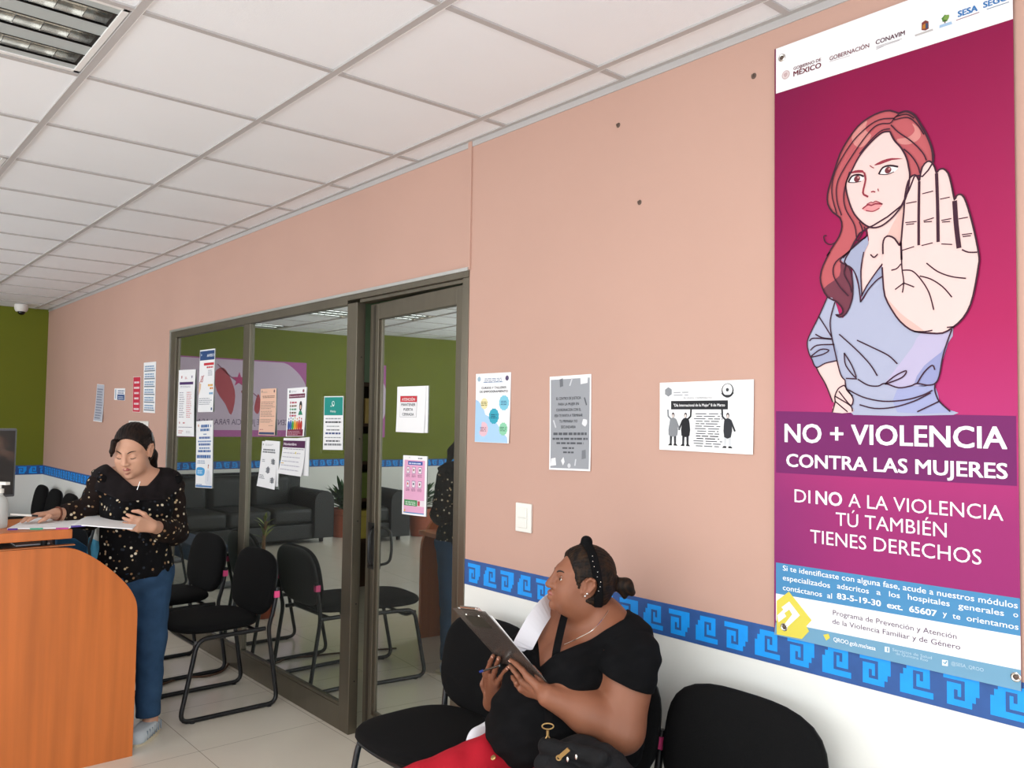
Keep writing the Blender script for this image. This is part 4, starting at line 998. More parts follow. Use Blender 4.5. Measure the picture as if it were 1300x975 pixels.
# --- the lettering
S = bn()
def wt(fr, s, x0, y0, x1, y1, ytop, m, bold=0., lay=2):
    a, c, t = fr((x0, y0)), fr((x1, y1)), fr((x0, ytop))
    S.text(s, a[0], a[1], abs(t[1]-a[1]), m, u1=c[0], bold=bold, lay=lay, slant=0)
Z7 = lambda p: bu(960+p[0]/2.5, 510+p[1]/2.5)
W_ = '#f3f1f4'
wt(Z7, 'NO + VIOLENCIA', 92, 127, 795, 145, 67, W_, .019); wt(Z7, 'CONTRA LAS MUJERES', 97, 205, 797, 238, 163, W_, .019)
wt(Z7, 'DI', 122, 318, 172, 322, 275, W_); wt(Z7, 'NO', 190, 324, 272, 331, 280, W_, .018); wt(Z7, 'A LA VIOLENCIA', 293, 333, 785, 372, 289, W_)
wt(Z7, 'TÚ TAMBIÉN', 253, 392, 605, 427, 348, W_); wt(Z7, 'TIENES DERECHOS', 172, 447, 715, 510, 403, W_)
W2 = '#eef2f6'
wt(D_, 'Si te identificaste con alguna fase, acude a nuestros módulos', 57, 98, 1268, 280, 70, W2, .008)
wt(D_, 'especializados', 57, 147, 300, 183, 119, W2, .008); wt(D_, 'adscritos', 337, 190, 500, 214, 161, W2, .008); wt(D_, 'a', 540, 222, 562, 226, 193, W2, .008); wt(D_, 'los', 605, 232, 660, 241, 203, W2, .008); wt(D_, 'hospitales', 702, 247, 917, 283, 217, W2, .008); wt(D_, 'generales', 962, 293, 1197, 330, 262, W2, .008); wt(D_, 'o', 1246, 337, 1270, 341, 307, W2, .008)
wt(D_, 'contáctanos  al', 57, 198, 310, 238, 170, W2, .008); wt(D_, '83-5-19-30  ext.  65607', 337, 243, 850, 328, 213, W2, .024); wt(D_, 'y', 882, 334, 903, 338, 303, W2, .008); wt(D_, 'te', 932, 345, 972, 352, 315, W2, .008); wt(D_, 'orientamos', 1005, 357, 1272, 404, 326, W2, .008)
pu = '#5a3c5c'
wt(D_, 'Programa de Prevención y Atención', 315, 327, 953, 447, 300, pu); wt(D_, 'de la Violencia Familiar y de Género', 312, 372, 972, 500, 345, pu)
wt(D_, 'QROO.gob.mx/sesa', 318, 463, 535, 500, 441, W2, .012); wt(D_, 'Servicios de Salud', 622, 512, 825, 546, 497, '#b9d0df'); wt(D_, 'de Quintana Roo', 640, 532, 805, 563, 517, '#b9d0df'); wt(D_, '@SESA_QROO', 925, 584, 1092, 614, 566, '#b9d0df')
gr = '#6d2233'
wt(C_, 'GOBIERNO DE', 93, 368, 237, 328, 352, gr, .012); wt(C_, 'MÉXICO', 93, 401, 237, 361, 374, gr, .022); wt(C_, 'GOBERNACIÓN', 282, 318, 489, 250, 296, gr, .01); wt(C_, 'CONAVIM', 524, 234, 676, 188, 210, '#54283a', .018); wt(C_, 'SESA', 955, 90, 1056, 56, 58, '#3d78b4', .035); wt(C_, 'SEGOB', 1088, 42, 1248, -12, 10, '#3d78b4', .03)
S.build('banner_lettering', parent=ban)
for x, y in ((993, 73.5), (996, 796), (1290, 859.5), (1282, -18)):
    p = WY(x, y, BY-.002); b = MB(); b.lathe([(.0052, .0002), (.0105, .0002), (.0105, .0022), (.0085, .0034), (.0058, .0026), (.0052, .0002)], p, 20, (0, -1, 0)); o = b.build('eyelet', M['chrome'], ban, True)
    b = MB(); b.lathe([(.0052, .0003), (.0052, .0012), (.002, .003), (1e-6, .0032)], p, 12, (0, -1, 0)); b.build('screw', M['nail'], o)

# ------------------------------------------------------------------ sheets of paper
def px_sheet(tl, tr, br, bl, Y=-.0015, curl=None, m='paper'):
    S = Sheet(WY(*bl, Y), WY(*br, Y), WY(*tr, Y), WY(*tl, Y), curl=curl); S.sheet(M[m] if m in M else m); return S
lift = lambda a, c=0.: (lambda u, v: a*(1-v)**3+c*(u-.5)**2*4)      # the lower edge comes away, the sides bulge
# on the pink wall, right of the door
S = px_sheet((604.6, 474.8), (649, 472.5), (647, 563), (604, 561), curl=lift(.004))
S.poly([(0, .62), (.08, .60), (.22, .52), (.3, .40), (.55, .34), (.75, .20), (.95, .08), (.97, 0.005), (0, .005)], '#a8cdee', 0, 0)
S.disc(.10, .92, .010, '#9db7c9', 1); S.disc(.90, .92, .010, '#5b4d6e', 1); S.lines(.24, .87, .78, .94, 3, '#6d7f9e', .4, 1, .1, True); S.grid(.22, .865, .80, .87, '#7795bd', 1)
S.text('CURSOS Y TALLERES', .17, .775, .032, '#32303a', .88, .015); S.text('DE EMPODERAMIENTO', .12, .72, .032, '#32303a', .93, .015)
for u, v, r, c, tcol in ((.26, .56, .021, '#e8deae', '#7d7444'), (.83, .57, .028, '#7fc6dc', '#33658a'), (.55, .38, .029, '#3aa3bb', '#1c4e66'), (.25, .19, .028, '#e2bcc8', '#8a5566'), (.83, .20, .024, '#8fceac', '#3f7a5c')):
    S.disc(u, v, r, c, 1, 24, .09); S.lines(u-.095, v-.03, u+.095, v+.04, 3, tcol, .45, 2, .15, True)
S.build('poster', 'paper poster with blue waves and five coloured round badges, nearest the glass door', 'poster')
S = px_sheet((698.2, 478.4), (750.8, 474.8), (750.2, 598.2), (698.2, 596.2), curl=lift(.003))
S.grid(.03, .02, .97, .965, '#9a9da3', 0)
for k, t in enumerate(('EL CENTRO DE JUSTICIA', 'PARA LA MUJER EN', 'COORDINACION CON EL', 'IEEA TE INVITA A TERMINAR', 'TU PRIMARIA Y/O', 'SECUNDARIA')):
    w = (.60, .50, .60, .68, .44, .36)[k]; S.text(t, .47-w/2, .745-.0605*k, .030, '#3a3c42', .47+w/2, .012)
S.lines(.10, .37, .92, .43, 1, '#55585e', .45, 1, 0, True); S.lines(.08, .32, .94, .37, 1, '#55585e', .45, 1, 0, True); S.lines(.18, .275, .84, .32, 1, '#55585e', .45, 1, 0, True); S.lines(.33, .225, .62, .265, 1, '#55585e', .45, 1, 0, True); S.lines(.35, .18, .62, .22, 1, '#55585e', .45, 1, 0, True)
S.poly([(.76, .90), (.92, .91), (.93, .99), (.75, .99)], '#e4e5e8', 1); S.poly([(.26, .88), (.34, .89), (.33, .975), (.25, .965)], '#6f7278', 1); S.line([(.50, .89), (.56, .97)], .006, '#c9cbd0', 1); S.line([(.85, .76), (.90, .68)], .006, '#5c5f66', 1); S.line([(.10, .53), (.16, .45)], .006, '#c9cbd0', 1)
S.disc(.86, .50, .012, '#dfe0e4', 1, 9, .2); S.poly([(.80, .12), (.90, .13), (.89, .22), (.80, .21)], '#7a7d83', 1); S.poly([(.03, .04), (.18, .05), (.16, .13), (.05, .12)], '#e4e5e8', 1); S.poly([(.30, .10), (.36, .14), (.39, .09), (.35, .05)], '#e4e5e8', 1); S.line([(.64, .05), (.66, .12)], .006, '#c9cbd0', 1); S.disc(.50, .05, .008, '#d0d2d6', 1)
S.build('poster', 'grey photocopied notice on the pink wall, straight above the seated person', 'poster')
S = px_sheet((838.5, 486), (957.7, 481.6), (956.9, 577.2), (838.5, 570.7), curl=lift(.002, .002))
S.disc(.10, .86, .013, '#8a8d92', 1, 12, .15); S.lines(.16, .80, .36, .88, 2, '#a3a6aa', .4, 1, .2); S.disc(.74, .86, .021, '#2e2f33', 1); S.disc(.74, .87, .017, '#f3f3f5', 2); S.disc(.74, .87, .006, '#3a3b40', 3, 5); S.poly([(.67, .83), (.72, .80), (.76, .80), (.81, .83), (.78, .78), (.70, .78)], '#2e2f33', 3)
S.text('PROGRAMA CONMEMORATIVO', .27, .752, .026, '#63656a', .58)
S.grid(.13, .60, .745, .725, '#25262a', 1); S.text('"Día Internacional de la Mujer" 8 de Marzo', .16, .642, .042, '#f0f0f2', .715, .012, 2)
for k in range(14): S.lines(.38, .53-.035*k, .70, .55-.035*k, 1, '#6a6c71' if k not in (9, 10) else '#303136', .75, 1, .28, True)
def figure(u, coat, legs, arm, m1, m2):
    S.disc(u, .515, .0055, '#3a3035', 2, 12, rv=.0085); S.disc(u, .505, .0040, '#d8cdc8', 3, 12, rv=.0055)
    S.poly([(u-.025, .47), (u+.025, .47), (u+.045, .40), (u+coat, .22), (u-coat, .22), (u-.040, .40)], m1, 2, 2)
    for s in (-1, 1):
        S.poly([(u+s*.008, .23), (u+s*.036, .23), (u+s*.036, .09), (u+s*.014, .09)], m2, 1); S.poly([(u+s*.010, .095), (u+s*.04, .095), (u+s*.055, .07), (u+s*.010, .07)], '#1d1e22', 2)
    S.line([(u+arm*.022, .455), (u+arm*.055, .50), (u+arm*.06, .60)], .006, m1, 2); S.line([(u-arm*.03, .45), (u-arm*.06, .35), (u-arm*.075, .30)], .006, m1, 2)
figure(.155, .05, 1, -1, '#85888d', '#3a3b40'); figure(.295, .045, 1, 1, '#1e1f23', '#2a2b30'); figure(.745, .035, 1, -1, '#303238', '#cfd1d5')
S.build('poster', 'wide white sheet with three drawn figures holding up a black sign', 'poster')
# on the pink wall beyond the window
S = px_sheet((123.5, 487.5), (132.5, 488.5), (131, 536), (120, 534.5), curl=lift(.010), m='paper'); S.grid(.02, .02, .98, .99, '#b9bcc8', 0); S.lines(.1, .08, .9, .92, 12, '#7b7f92', .5, 1, .2); S.build('notice', 'narrow grey notice on the far pink wall, nearest the green wall', 'notice')
S = px_sheet((145.5, 493), (159, 493), (158.5, 508.5), (145, 507.5)); S.grid(.3, .02, .97, .48, '#2f4f86', 0); S.lines(.35, .56, .95, .92, 2, '#4c6796', .5, 1, .1); S.lines(.38, .12, .9, .4, 2, '#dfe6f0', .4, 1, .1); S.grid(.08, .1, .18, .9, '#9fb2c8', 0); S.build('notice', 'small square blue and white sign on the far pink wall', 'notice')
S = px_sheet((169.5, 478.5), (178.8, 478), (178, 523.5), (168.5, 523)); S.grid(.02, .01, .98, .99, '#c92f49', 0)
for k in range(6): S.lines(.12, .06+.15*k, .88, .15+.15*k, 1, '#f0dfe2', .6, 1, .25, True)
S.build('notice', 'narrow red notice with white lettering on the far pink wall', 'notice')
S = px_sheet((182.8, 460.5), (198.3, 459), (196.8, 524.5), (182, 523.5))
for k in range(6):
    S.grid(.06, .04+.155*k, .94, .065+.155*k, '#7d8896', 0); S.lines(.1, .08+.155*k, .92, .175+.155*k, 2, '#7f9fc0', .6, 1, .1)
S.build('notice', 'tall white calendar sheet with rows of small dates, next to the window frame', 'notice')
# on the window panes
GY_ = .0105
def gs(*c, **k): return px_sheet(*c, Y=GY_, **k)
S = gs((226.2, 470), (248.8, 468.8), (247.2, 554.2), (225.2, 553.4), curl=lambda u, v: .006*math.sin(v*PI)*(u)+.004*(1-v)**2)
S.disc(.24, .89, .010, '#b4575f', 1, 7, .3); S.lines(.42, .86, .58, .90, 2, '#c98a8f', .5); S.disc(.82, .89, .009, '#6a5680', 1, 7, .3); S.grid(.12, .775, .90, .815, '#4d3068', 1); S.lines(.16, .73, .84, .765, 2, '#a9a6b4', .4)
S.lines(.12, .28, .46, .68, 12, '#aaa9b5', .4); S.lines(.55, .28, .88, .68, 14, '#d58f93', .4); S.disc(.16, .20, .008, '#b4575f', 1); S.lines(.36, .19, .5, .22, 1, '#b4575f', .6); S.lines(.1, .13, .9, .15, 1, '#8d8da0', .5, 1, 0); S.lines(.1, .04, .4, .1, 2, '#d9a0a4', .5); S.lines(.55, .05, .9, .09, 2, '#c9c4cc', .5)
S.build('notice', 'curled white sheet with a purple heading on the window, beside the left frame', 'notice')
S = gs((254.2, 444.8), (273.2, 442.4), (271, 523), (251.8, 523.3), curl=lift(.003))
S.grid(.02, .83, .98, .98, '#2b4a7c', 0); S.text('AVISO', .50, .88, .045, '#e9eef4', .95, .02); S.disc(.12, .92, .007, '#cfd8e6', 1); S.grid(.30, .745, .96, .785, '#c8313c', 1); S.lines(.5, .70, .95, .735, 1, '#c8313c', .7)
S.disc(.20, .53, .022, '#b5343e', 1, 26); S.disc(.20, .53, .0165, '#eee9ea', 2, 24); S.line([(.06, .47), (.34, .59)], .006, '#b5343e', 3); S.poly([(.02, .27), (.14, .38), (.16, .45), (.02, .47)], '#e2c0a0', 1); S.lines(.60, .58, .95, .68, 4, '#a9adb8', .5); S.lines(.62, .41, .95, .45, 1, '#e0a93c', .8, 1, .1); S.lines(.75, .36, .97, .40, 1, '#d98e3c', .8, 1, .1); S.lines(.72, .28, .97, .32, 1, '#5b9bc4', .8, 1, .1); S.lines(.06, .12, .94, .24, 4, '#9da1ac', .4); S.grid(.86, .03, .94, .07, '#43598a', 1)
S.build('notice', 'sheet with a dark blue AVISO heading and red prohibition ring on the window', 'notice')
S = gs((249.6, 534.8), (270.6, 533.6), (269.8, 620), (248.6, 618.6), curl=lift(.002))
S.disc(.14, .93, .009, '#c98a5a', 1, 7, .2); S.disc(.88, .92, .009, '#9aa9c2', 1); S.lines(.30, .90, .78, .96, 1, '#3b6aa8', .7, 1, 0); S.lines(.26, .845, .82, .895, 1, '#3b6aa8', .75, 1, 0); S.lines(.45, .79, .65, .81, 1, '#5f82b4', .8, 1, 0)
for k in range(5): S.lines(.12, .73-.05*k, .92, .775-.05*k, 1, '#6f8fc0' if k % 2 else '#3f66a6', .5 if k % 2 else .7, 1, .2, True)
S.lines(.06, .44, .9, .50, 1, '#3b6aa8', .8, 1, 0); S.lines(.1, .36, .6, .42, 2, '#8ea3c4', .5); S.poly([(.04, .20), (.06, .29), (.28, .305), (.50, .29), (.56, .25), (.50, .19), (.28, .175), (.08, .185)], '#4aa3dd', 1, 3); S.lines(.12, .21, .48, .27, 3, '#d9ecf8', .5, 2)
S.poly([(.58, .07), (.62, .24), (.74, .27), (.88, .24), (.94, .07), (.80, .05)], '#e2e4ec', 1, 2); S.disc(.76, .305, .0085, '#d9a68c', 2, 12); S.disc(.77, .335, .0085, '#8e3b2e', 2, 12, rv=.006); S.line([(.76, .25), (.75, .10)], .003, '#5a6c8a', 2); S.grid(.02, .01, .98, .035, '#3f7ab8', 0); S.lines(.06, .04, .5, .055, 1, '#7f97bb', .8)
S.build('notice', 'white sheet with blue lettering and a drawn doctor, lowest on the left pane', 'notice')
S = gs((331.4, 493.8), (351.2, 492.8), (350, 552.8), (329.4, 552.2), curl=lift(.006)); S.grid(0, 0, 1, 1, '#e8bda6', 0); S.disc(.10, .94, .008, '#a08a80', 1); S.lines(.16, .91, .5, .95, 2, '#b4978a', .4); S.disc(.88, .94, .009, '#6e5458', 1); S.lines(.12, .80, .94, .86, 2, '#7f6459', .5, 1, .1, True)
for v0, v1, n in ((.56, .74, 5), (.40, .54, 4), (.27, .36, 3)): S.lines(.06, v0, .94, v1, n, '#a6897c', .45)
S.lines(.6, .20, .95, .22, 1, '#a6897c', .6); S.lines(.06, .11, .3, .14, 1, '#b46f6f', .6); S.grid(.03, .015, .97, .065, '#3a4a70', 1)
S.build('notice', 'peach coloured letter taped to the middle window pane', 'notice')
S = gs((365.2, 493.2), (389.6, 491.4), (386.6, 554), (364, 554.2), curl=lift(.004)); S.disc(.14, .93, .008, '#8a8d94', 1); S.lines(.22, .91, .56, .95, 2, '#b7bac0', .4); S.disc(.85, .93, .009, '#8e4a5a', 1)
S.grid(.10, .79, .94, .875, '#6d2344', 1); S.text('Denuncia la violencia', .13, .815, .035, '#f2dfe6', .91, .01, 2)
S.disc(.74, .62, .016, '#2d2a30', 1, 16, rv=.028); S.disc(.74, .60, .0085, '#e6bda6', 2, 14, rv=.012); S.poly([(.63, .44), (.68, .52), (.80, .52), (.86, .44)], '#2f8a6a', 2)
for v, c in ((.70, '#b8455c'), (.63, '#7a5438'), (.56, '#5a9a78'), (.49, '#6a4c3a'), (.43, '#b8455c')): S.disc(.19, v, .007, c, 1); S.lines(.26, v-.02, .55, v+.025, 1, c, .8, 1, .1)
cols = ('#2d4f9a', '#3a6ab0', '#3f9a4a', '#d9a92c', '#d9742c', '#c83a30', '#b8322c')
for k in range(7):
    u = .13+.115*k; S.poly([(u-.05, .15), (u-.055, .28), (u, .33+.02*(k % 2)), (u+.05, .28), (u+.05, .15)], cols[k], 1, 2); S.disc(u, .36+.02*(k % 2), .0055, cols[k], 1, 10)
S.grid(.06, .01, .94, .145, '#7d2440', 1); S.lines(.12, .03, .9, .13, 3, '#d0a3b2', .4, 2)
S.build('poster', 'poster with a row of rainbow coloured figures on the middle window pane', 'poster')
S = gs((333.2, 560), (352, 560.6), (351, 621.6), (328.4, 616.6), curl=lift(.012)); S.disc(.10, .93, .006, '#8f9298', 1); S.lines(.24, .91, .8, .95, 2, '#a7aab0', .4); S.lines(.12, .80, .9, .84, 1, '#6d7077', .8, 1, 0); S.lines(.10, .75, .92, .79, 1, '#6d7077', .8, 1, 0)
for u, v, r in ((.80, .57, .017), (.52, .38, .020), (.82, .18, .017)): S.disc(u, v, r, '#8d9097', 1, 24, .08); S.lines(u-.13, v-.05, u+.13, v+.06, 3, '#5e6167', .5, 2, .1, True)
S.lines(.1, .55, .3, .62, 2, '#9da0a6', .5); S.lines(.06, .18, .4, .28, 3, '#8d9097', .5)
S.build('notice', 'black and white copy with three grey badges, lower left on the middle pane', 'notice')
S = gs((337, 559), (355.4, 560.4), (352.6, 618), (332, 615), curl=lambda u, v: -.0001); S.build('notice', 'plain sheet tucked behind the black and white copy on the middle pane', 'notice')
S = gs((361.4, 556), (389.2, 556.4), (386.2, 605), (356.6, 600.6), curl=lambda u, v: .0045+.014*(1-v)**3); S.grid(0, .74, 1, .93, '#55264f', 0); S.text('Noviembre', .05, .80, .075, '#efe6ee', .62, .02); S.lines(.06, .69, .98, .72, 1, '#8a8696', .6, 1, 0)
for k in range(5): S.lines(.06, .12+.115*k, .9, .15+.115*k, 1, '#b9b6c6', .7, 1, .1)
S.disc(.62, .60, .006, '#e2cf3c', 2, 9, .2); S.grid(.03, .29, .16, .31, '#d9b03c', 2)
S.build('calendar', 'November wall calendar with a purple heading on the middle pane', 'calendar')
S = gs((369, 557), (392.8, 554.8), (391.6, 604.5), (368, 602), curl=lambda u, v: -.0002); S.build('notice', 'blank sheet showing behind the calendar on the middle pane', 'notice')
S = gs((409.4, 499), (438.8, 498.6), (437.6, 576), (407.4, 575.4), m='clear_glass', curl=lambda u, v: .0)
S.grid(.095, .06, .93, .945, '#f1f1f3', 0); S.grid(.115, .63, .905, .93, '#1d8f86', 1); S.disc(.50, .82, .0145, '#e8f4f2', 2, 20); S.disc(.50, .82, .0115, '#1d8f86', 3, 18); S.poly([(.40, .765), (.39, .79), (.44, .785)], '#e8f4f2', 2); S.line([(.46, .85), (.465, .82), (.50, .795), (.545, .79)], .005, '#e8f4f2', 4); S.text('WhatsApp', .50, .68, .036, '#e8f4f2', None, .01, 3, True)
for k, (hh, c) in enumerate(((.5, '#8d9196'), (.75, '#3b3e44'), (.4, '#8d9196'), (.5, '#5b5e64'), (.8, '#3b4f80'), (.4, '#8d9196'), (.7, '#54575d'), (.9, '#7a7d83'))): S.lines(.15, .565-.062*k, .88, .61-.062*k, 1, c, hh*.8, 2, .3, True)
S.build('notice', 'laminated notice with a teal heading and phone symbol, beside the middle frame', 'notice')
# on the door pane
dp = np.array([HX, .02, 0])+dn*.0045
def ds(tl, tr, br, bl, curl=None, m='paper', off=0.):
    S = Sheet(*[WP(x, y, dp+dn*off, dn) for x, y in (bl, br, tr, tl)], n=dn, curl=curl); S.sheet(M[m]); return S
S = ds((508, 491), (544.2, 489.6), (543, 549.6), (507, 548)); S.build('notice', 'blank sheet behind the warning sign on the glass door', 'notice')
S = ds((504.8, 491), (541.2, 490.2), (538.8, 549.8), (503.4, 548.2), off=.003, curl=lift(.003)); S.grid(.12, .33, .72, .795, '#8e9298', 0); S.grid(.127, .335, .713, .66, '#f0f0f3', 1); S.grid(.127, .66, .713, .79, '#c8323e', 1)
S.text('ATENCIÓN', .19, .69, .062, '#f4eaea', .65, .015, 2); S.text('MANTENER', .17, .575, .060, '#34363c', .67, .015, 2); S.text('PUERTA', .26, .470, .060, '#34363c', .59, .015, 2); S.text('CERRADA', .22, .365, .060, '#34363c', .63, .015, 2)
S.build('sign', 'white sheet with a red ATENCIÓN heading taped to the glass door', 'sign')
S = ds((512.2, 577.8), (542.6, 579.4), (540.8, 656), (510.6, 652.4), curl=lambda u, v: .003*math.sin(u*PI)); 
S.grid(.07, .03, .93, .925, '#e3a9c9', 0); S.disc(.30, .965, .003, '#99aaaa', 1); S.lines(.66, .95, .9, .975, 1, '#6b6f78', .7); S.grid(.24, .845, .84, .905, '#2c56a4', 1); S.lines(.28, .86, .8, .89, 1, '#d6e0f2', .7, 2, 0)
for r in (0, 1):
    for c in (0, 1, 2):
        u, v = .25+.25*c, .755-.235*r; S.grid(u-.065, v-.055, u+.065, v+.055, '#4b5a80', 1); S.grid(u-.055, v-.048, u+.055, v+.048, '#f0e6ec', 2); S.disc(u, v+.005, .0055, ('#c87a80', '#8e5a4a', '#3a3440', '#c8503c', '#2c3a5a', '#7a3a44')[3*r+c], 3, 9, .2); S.lines(u-.1, v-.115, u+.1, v-.065, 3, '#8a5b78', .45, 2, .2, True)
S.grid(.10, .155, .66, .255, '#3a8a4c', 1); S.lines(.16, .17, .62, .24, 3, '#e0f0e2', .45, 2, .2); S.grid(.66, .155, .93, .255, '#e9dfe6', 1); S.grid(.68, .165, .77, .245, '#c04a58', 2); S.disc(.13, .07, .006, '#d9b03c', 2); S.grid(.07, .03, .93, .045, '#3f8ac0', 1)
S.build('poster', 'laminated pink leaflet with six small drawings, low on the glass door', 'poster')

# ------------------------------------------------------------------ lilac banner on the far green wall (mirrored in the window)
S = Sheet((XF+.002, -3.08, 1.265), (XF+.002, -1.25, 1.265), (XF+.002, -1.25, 2.25), (XF+.002, -3.08, 2.25), n=(1, 0, 0))
S.sheet(pm('lilac_border', '#b0549c', .5), 4, 4)
el = [(.50+.47*math.cos(2*PI*k/48)*1., .52+.60*math.sin(2*PI*k/48)) for k in range(48)]
S.poly([(min(.985, max(.0, .54+.56*math.cos(2*PI*k/64)*abs(math.cos(2*PI*k/64))**-.25 if abs(math.cos(2*PI*k/64)) > .01 else .54)), min(.985, max(.085, .50+.60*math.sin(2*PI*k/64)))) for k in range(64)], '#d3c0d6', 0)
S.poly([(.62, .88), (.56, .72), (.53, .52), (.555, .28), (.60, .42), (.66, .58), (.68, .80)], '#b8505c', 1, 3)
S.poly([(.36, .30), (.345, .45), (.365, .56), (.385, .45), (.39, .34)], '#b8505c', 1, 3)
S.poly([(.47, .62), (.44, .66), (.43, .56), (.40, .46), (.41, .36), (.45, .33), (.48, .42), (.47, .52), (.49, .58)], '#9a4a56', 1, 3)
S.line([(.66, .92), (.56, .76), (.44, .62), (.37, .52)], .012, '#8e5a78', 1, 4)
S.poly([(.505+(.055 if k % 2 == 0 else .022)*math.cos(PI*k/5+PI/2), .735+(.10 if k % 2 == 0 else .04)*math.sin(PI*k/5+PI/2)) for k in range(10)], '#c2447e', 2)
S.text('CENTRO DE JUSTICIA PARA LAS MUJERES', .13, .155, .075, '#7d6a86', .93, .005, 2)
S.build('hanging_banner', 'lilac and purple banner on the far green wall, mirrored in the window', 'banner')

# ------------------------------------------------------------------ people
pm('skin_tan', '#86553e', .5, spec=.4, sss=.08, noise=(9, .05), bump=(180, .04))
pm('skin_fair', '#cb9a80', .5, spec=.4, sss=.08, noise=(9, .05), bump=(180, .04))
pm('lips_brown', '#8c4f45', .4); pm('lips_rose', '#a8625a', .4)
pm('eye_white', '#c4b8ae', .3); pm('eye_iris', '#1e120c', .15)
pm('brow_dark', '#20150f', .8)
pm('nail_skin', '#c99a86', .3)
pm('cotton_black', '#0a0a0c', .95, spec=.15, noise=(14, .3), bump=(300, .15))
pm('sheer_black', '#171214', .85, spec=.2, noise=(30, .3), bump=(300, .15))
pm('trouser_red', '#b01427', .8, spec=.25, noise=(12, .08), bump=(260, .12))
pm('denim', '#2d4866', .85, spec=.2, noise=(16, .16), bump=(350, .2))
pm('canvas_black', '#141416', .85, spec=.25, noise=(20, .25), bump=(260, .3))
pm('canvas_white', '#e4e5ec', .75, bump=(200, .15))
pm('brass', '#a98a5a', .35, metal=.9)
pm('shoe_cloth', '#c4ccd2', .85, bump=(200, .2)); pm('shoe_sole', '#d9cdb2', .7)
pm('board_smoke', '#4f4641', .25, spec=.5, alpha=.74)
def hair_mat(name, c1, c2, sc):
    m = pm(name, c1, .6, spec=.2); nt = m.node_tree; b = nt.nodes['Principled BSDF']
    tc = nt.nodes.new('ShaderNodeTexCoord'); mp = nt.nodes.new('ShaderNodeMapping'); n = nt.nodes.new('ShaderNodeTexNoise'); r = nt.nodes.new('ShaderNodeValToRGB'); bp = nt.nodes.new('ShaderNodeBump')
    mp.inputs['Scale'].default_value = sc; n.inputs['Scale'].default_value = 1.; n.inputs['Detail'].default_value = 5
    r.color_ramp.elements[0].position = .4; r.color_ramp.elements[1].position = .72
    r.color_ramp.elements[0].color = (*lin(c1), 1); r.color_ramp.elements[1].color = (*lin(c2), 1); bp.inputs['Strength'].default_value = .35; bp.inputs['Distance'].default_value = .004
    nt.links.new(tc.outputs['Object'], mp.inputs[0]); nt.links.new(mp.outputs[0], n.inputs['Vector']); nt.links.new(n.outputs['Fac'], r.inputs[0]); nt.links.new(r.outputs[0], b.inputs['Base Color'])
    nt.links.new(n.outputs['Fac'], bp.inputs['Height']); nt.links.new(bp.outputs[0], b.inputs['Normal'])
    return m
hair_mat('hair_brown', '#0b0706', '#33200f', (160, 40, 40)); hair_mat('hair_dark', '#100b0a', '#2f1f18', (60, 160, 30))
# blouse cloth strewn with small pale flowers
def dotted(name, base, alpha=None):
    m = pm(name, base, .9, spec=.15); nt = m.node_tree; b = nt.nodes['Principled BSDF']
    tc = nt.nodes.new('ShaderNodeTexCoord'); vo = nt.nodes.new('ShaderNodeTexVoronoi'); rp = nt.nodes.new('ShaderNodeValToRGB'); mx = nt.nodes.new('ShaderNodeMixRGB'); r2 = nt.nodes.new('ShaderNodeValToRGB')
    vo.inputs['Scale'].default_value = 44; vo.inputs['Randomness'].default_value = .9
    rp.color_ramp.elements[0].position = .24; rp.color_ramp.elements[0].color = (1, 1, 1, 1); rp.color_ramp.elements[1].position = .30; rp.color_ramp.elements[1].color = (0, 0, 0, 1)
    r2.color_ramp.interpolation = 'CONSTANT'
    for p, c in ((0., '#c8b08a'), (.3, '#d9ccb4'), (.5, '#1c1a1c'), (.68, '#8a6a4c'), (.8, '#2c3038')):
        e = r2.color_ramp.elements[0] if p == 0. else r2.color_ramp.elements.new(p); e.color = (*lin(c), 1)
    sp = nt.nodes.new('ShaderNodeSeparateColor')
    nt.links.new(tc.outputs['Object'], vo.inputs['Vector']); nt.links.new(vo.outputs['Distance'], rp.inputs[0]); nt.links.new(vo.outputs['Color'], sp.inputs[0]); nt.links.new(sp.outputs[0], r2.inputs[0])
    mx.inputs[1].default_value = (*lin(base), 1); nt.links.new(rp.outputs[0], mx.inputs[0]); nt.links.new(r2.outputs[0], mx.inputs[2]); nt.links.new(mx.outputs[0], b.inputs['Base Color'])
    return m
dotted('blouse_print', '#0c0b0d'); dotted('sleeve_print', '#1e1512')
vec = lambda *a: np.array(a, float)

# ================= seated person with the clipboard
BR, TR, TL = vec(-1.73, -.49, .81), vec(-1.75, -.66, 1.01), vec(-1.94, -.62, .98)
bu_, bv_ = TL-TR, TR-BR
bn_ = np.cross(bu_, -bv_); bn_ /= np.linalg.norm(bn_)
if bn_[1] > 0: bn_ = -bn_                                          # out of the back of the board, towards the room
def on(px, py, off): return WP(px, py, BR+bn_*off, bn_)
SEAT = vec(-1.79, -.33, .477)
wo = thing('person', SEAT, 'seated person in a black top and red trousers holding a clipboard, face turned aside', 'person')
H = Head((-1.713, -.338, 1.062), (-.47, -.88, .16), (.04, .03, 1), .82)
nk0 = vec(-1.725, -.275, .955)
torso = [ell((-1.775, -.285, .60), (.205, .165, .13), k=.05), ell((-1.790, -.345, .675), (.185, .162, .125), k=.06), ell((-1.765, -.285, .80), (.180, .135, .17), k=.06),
         ell((-1.845, -.405, .815), (.085, .075, .080), k=.05), ell((-1.690, -.405, .815), (.085, .075, .080), k=.05),
         cap((-1.885, -.27, .895), (-1.585, -.275, .895), .066, .064, .05), cap((-1.76, -.265, .945), (-1.60, -.27, .915), .060, .05, .05), cap((-1.70, -.265, .945), (-1.86, -.27, .915), .06, .05, .05)]
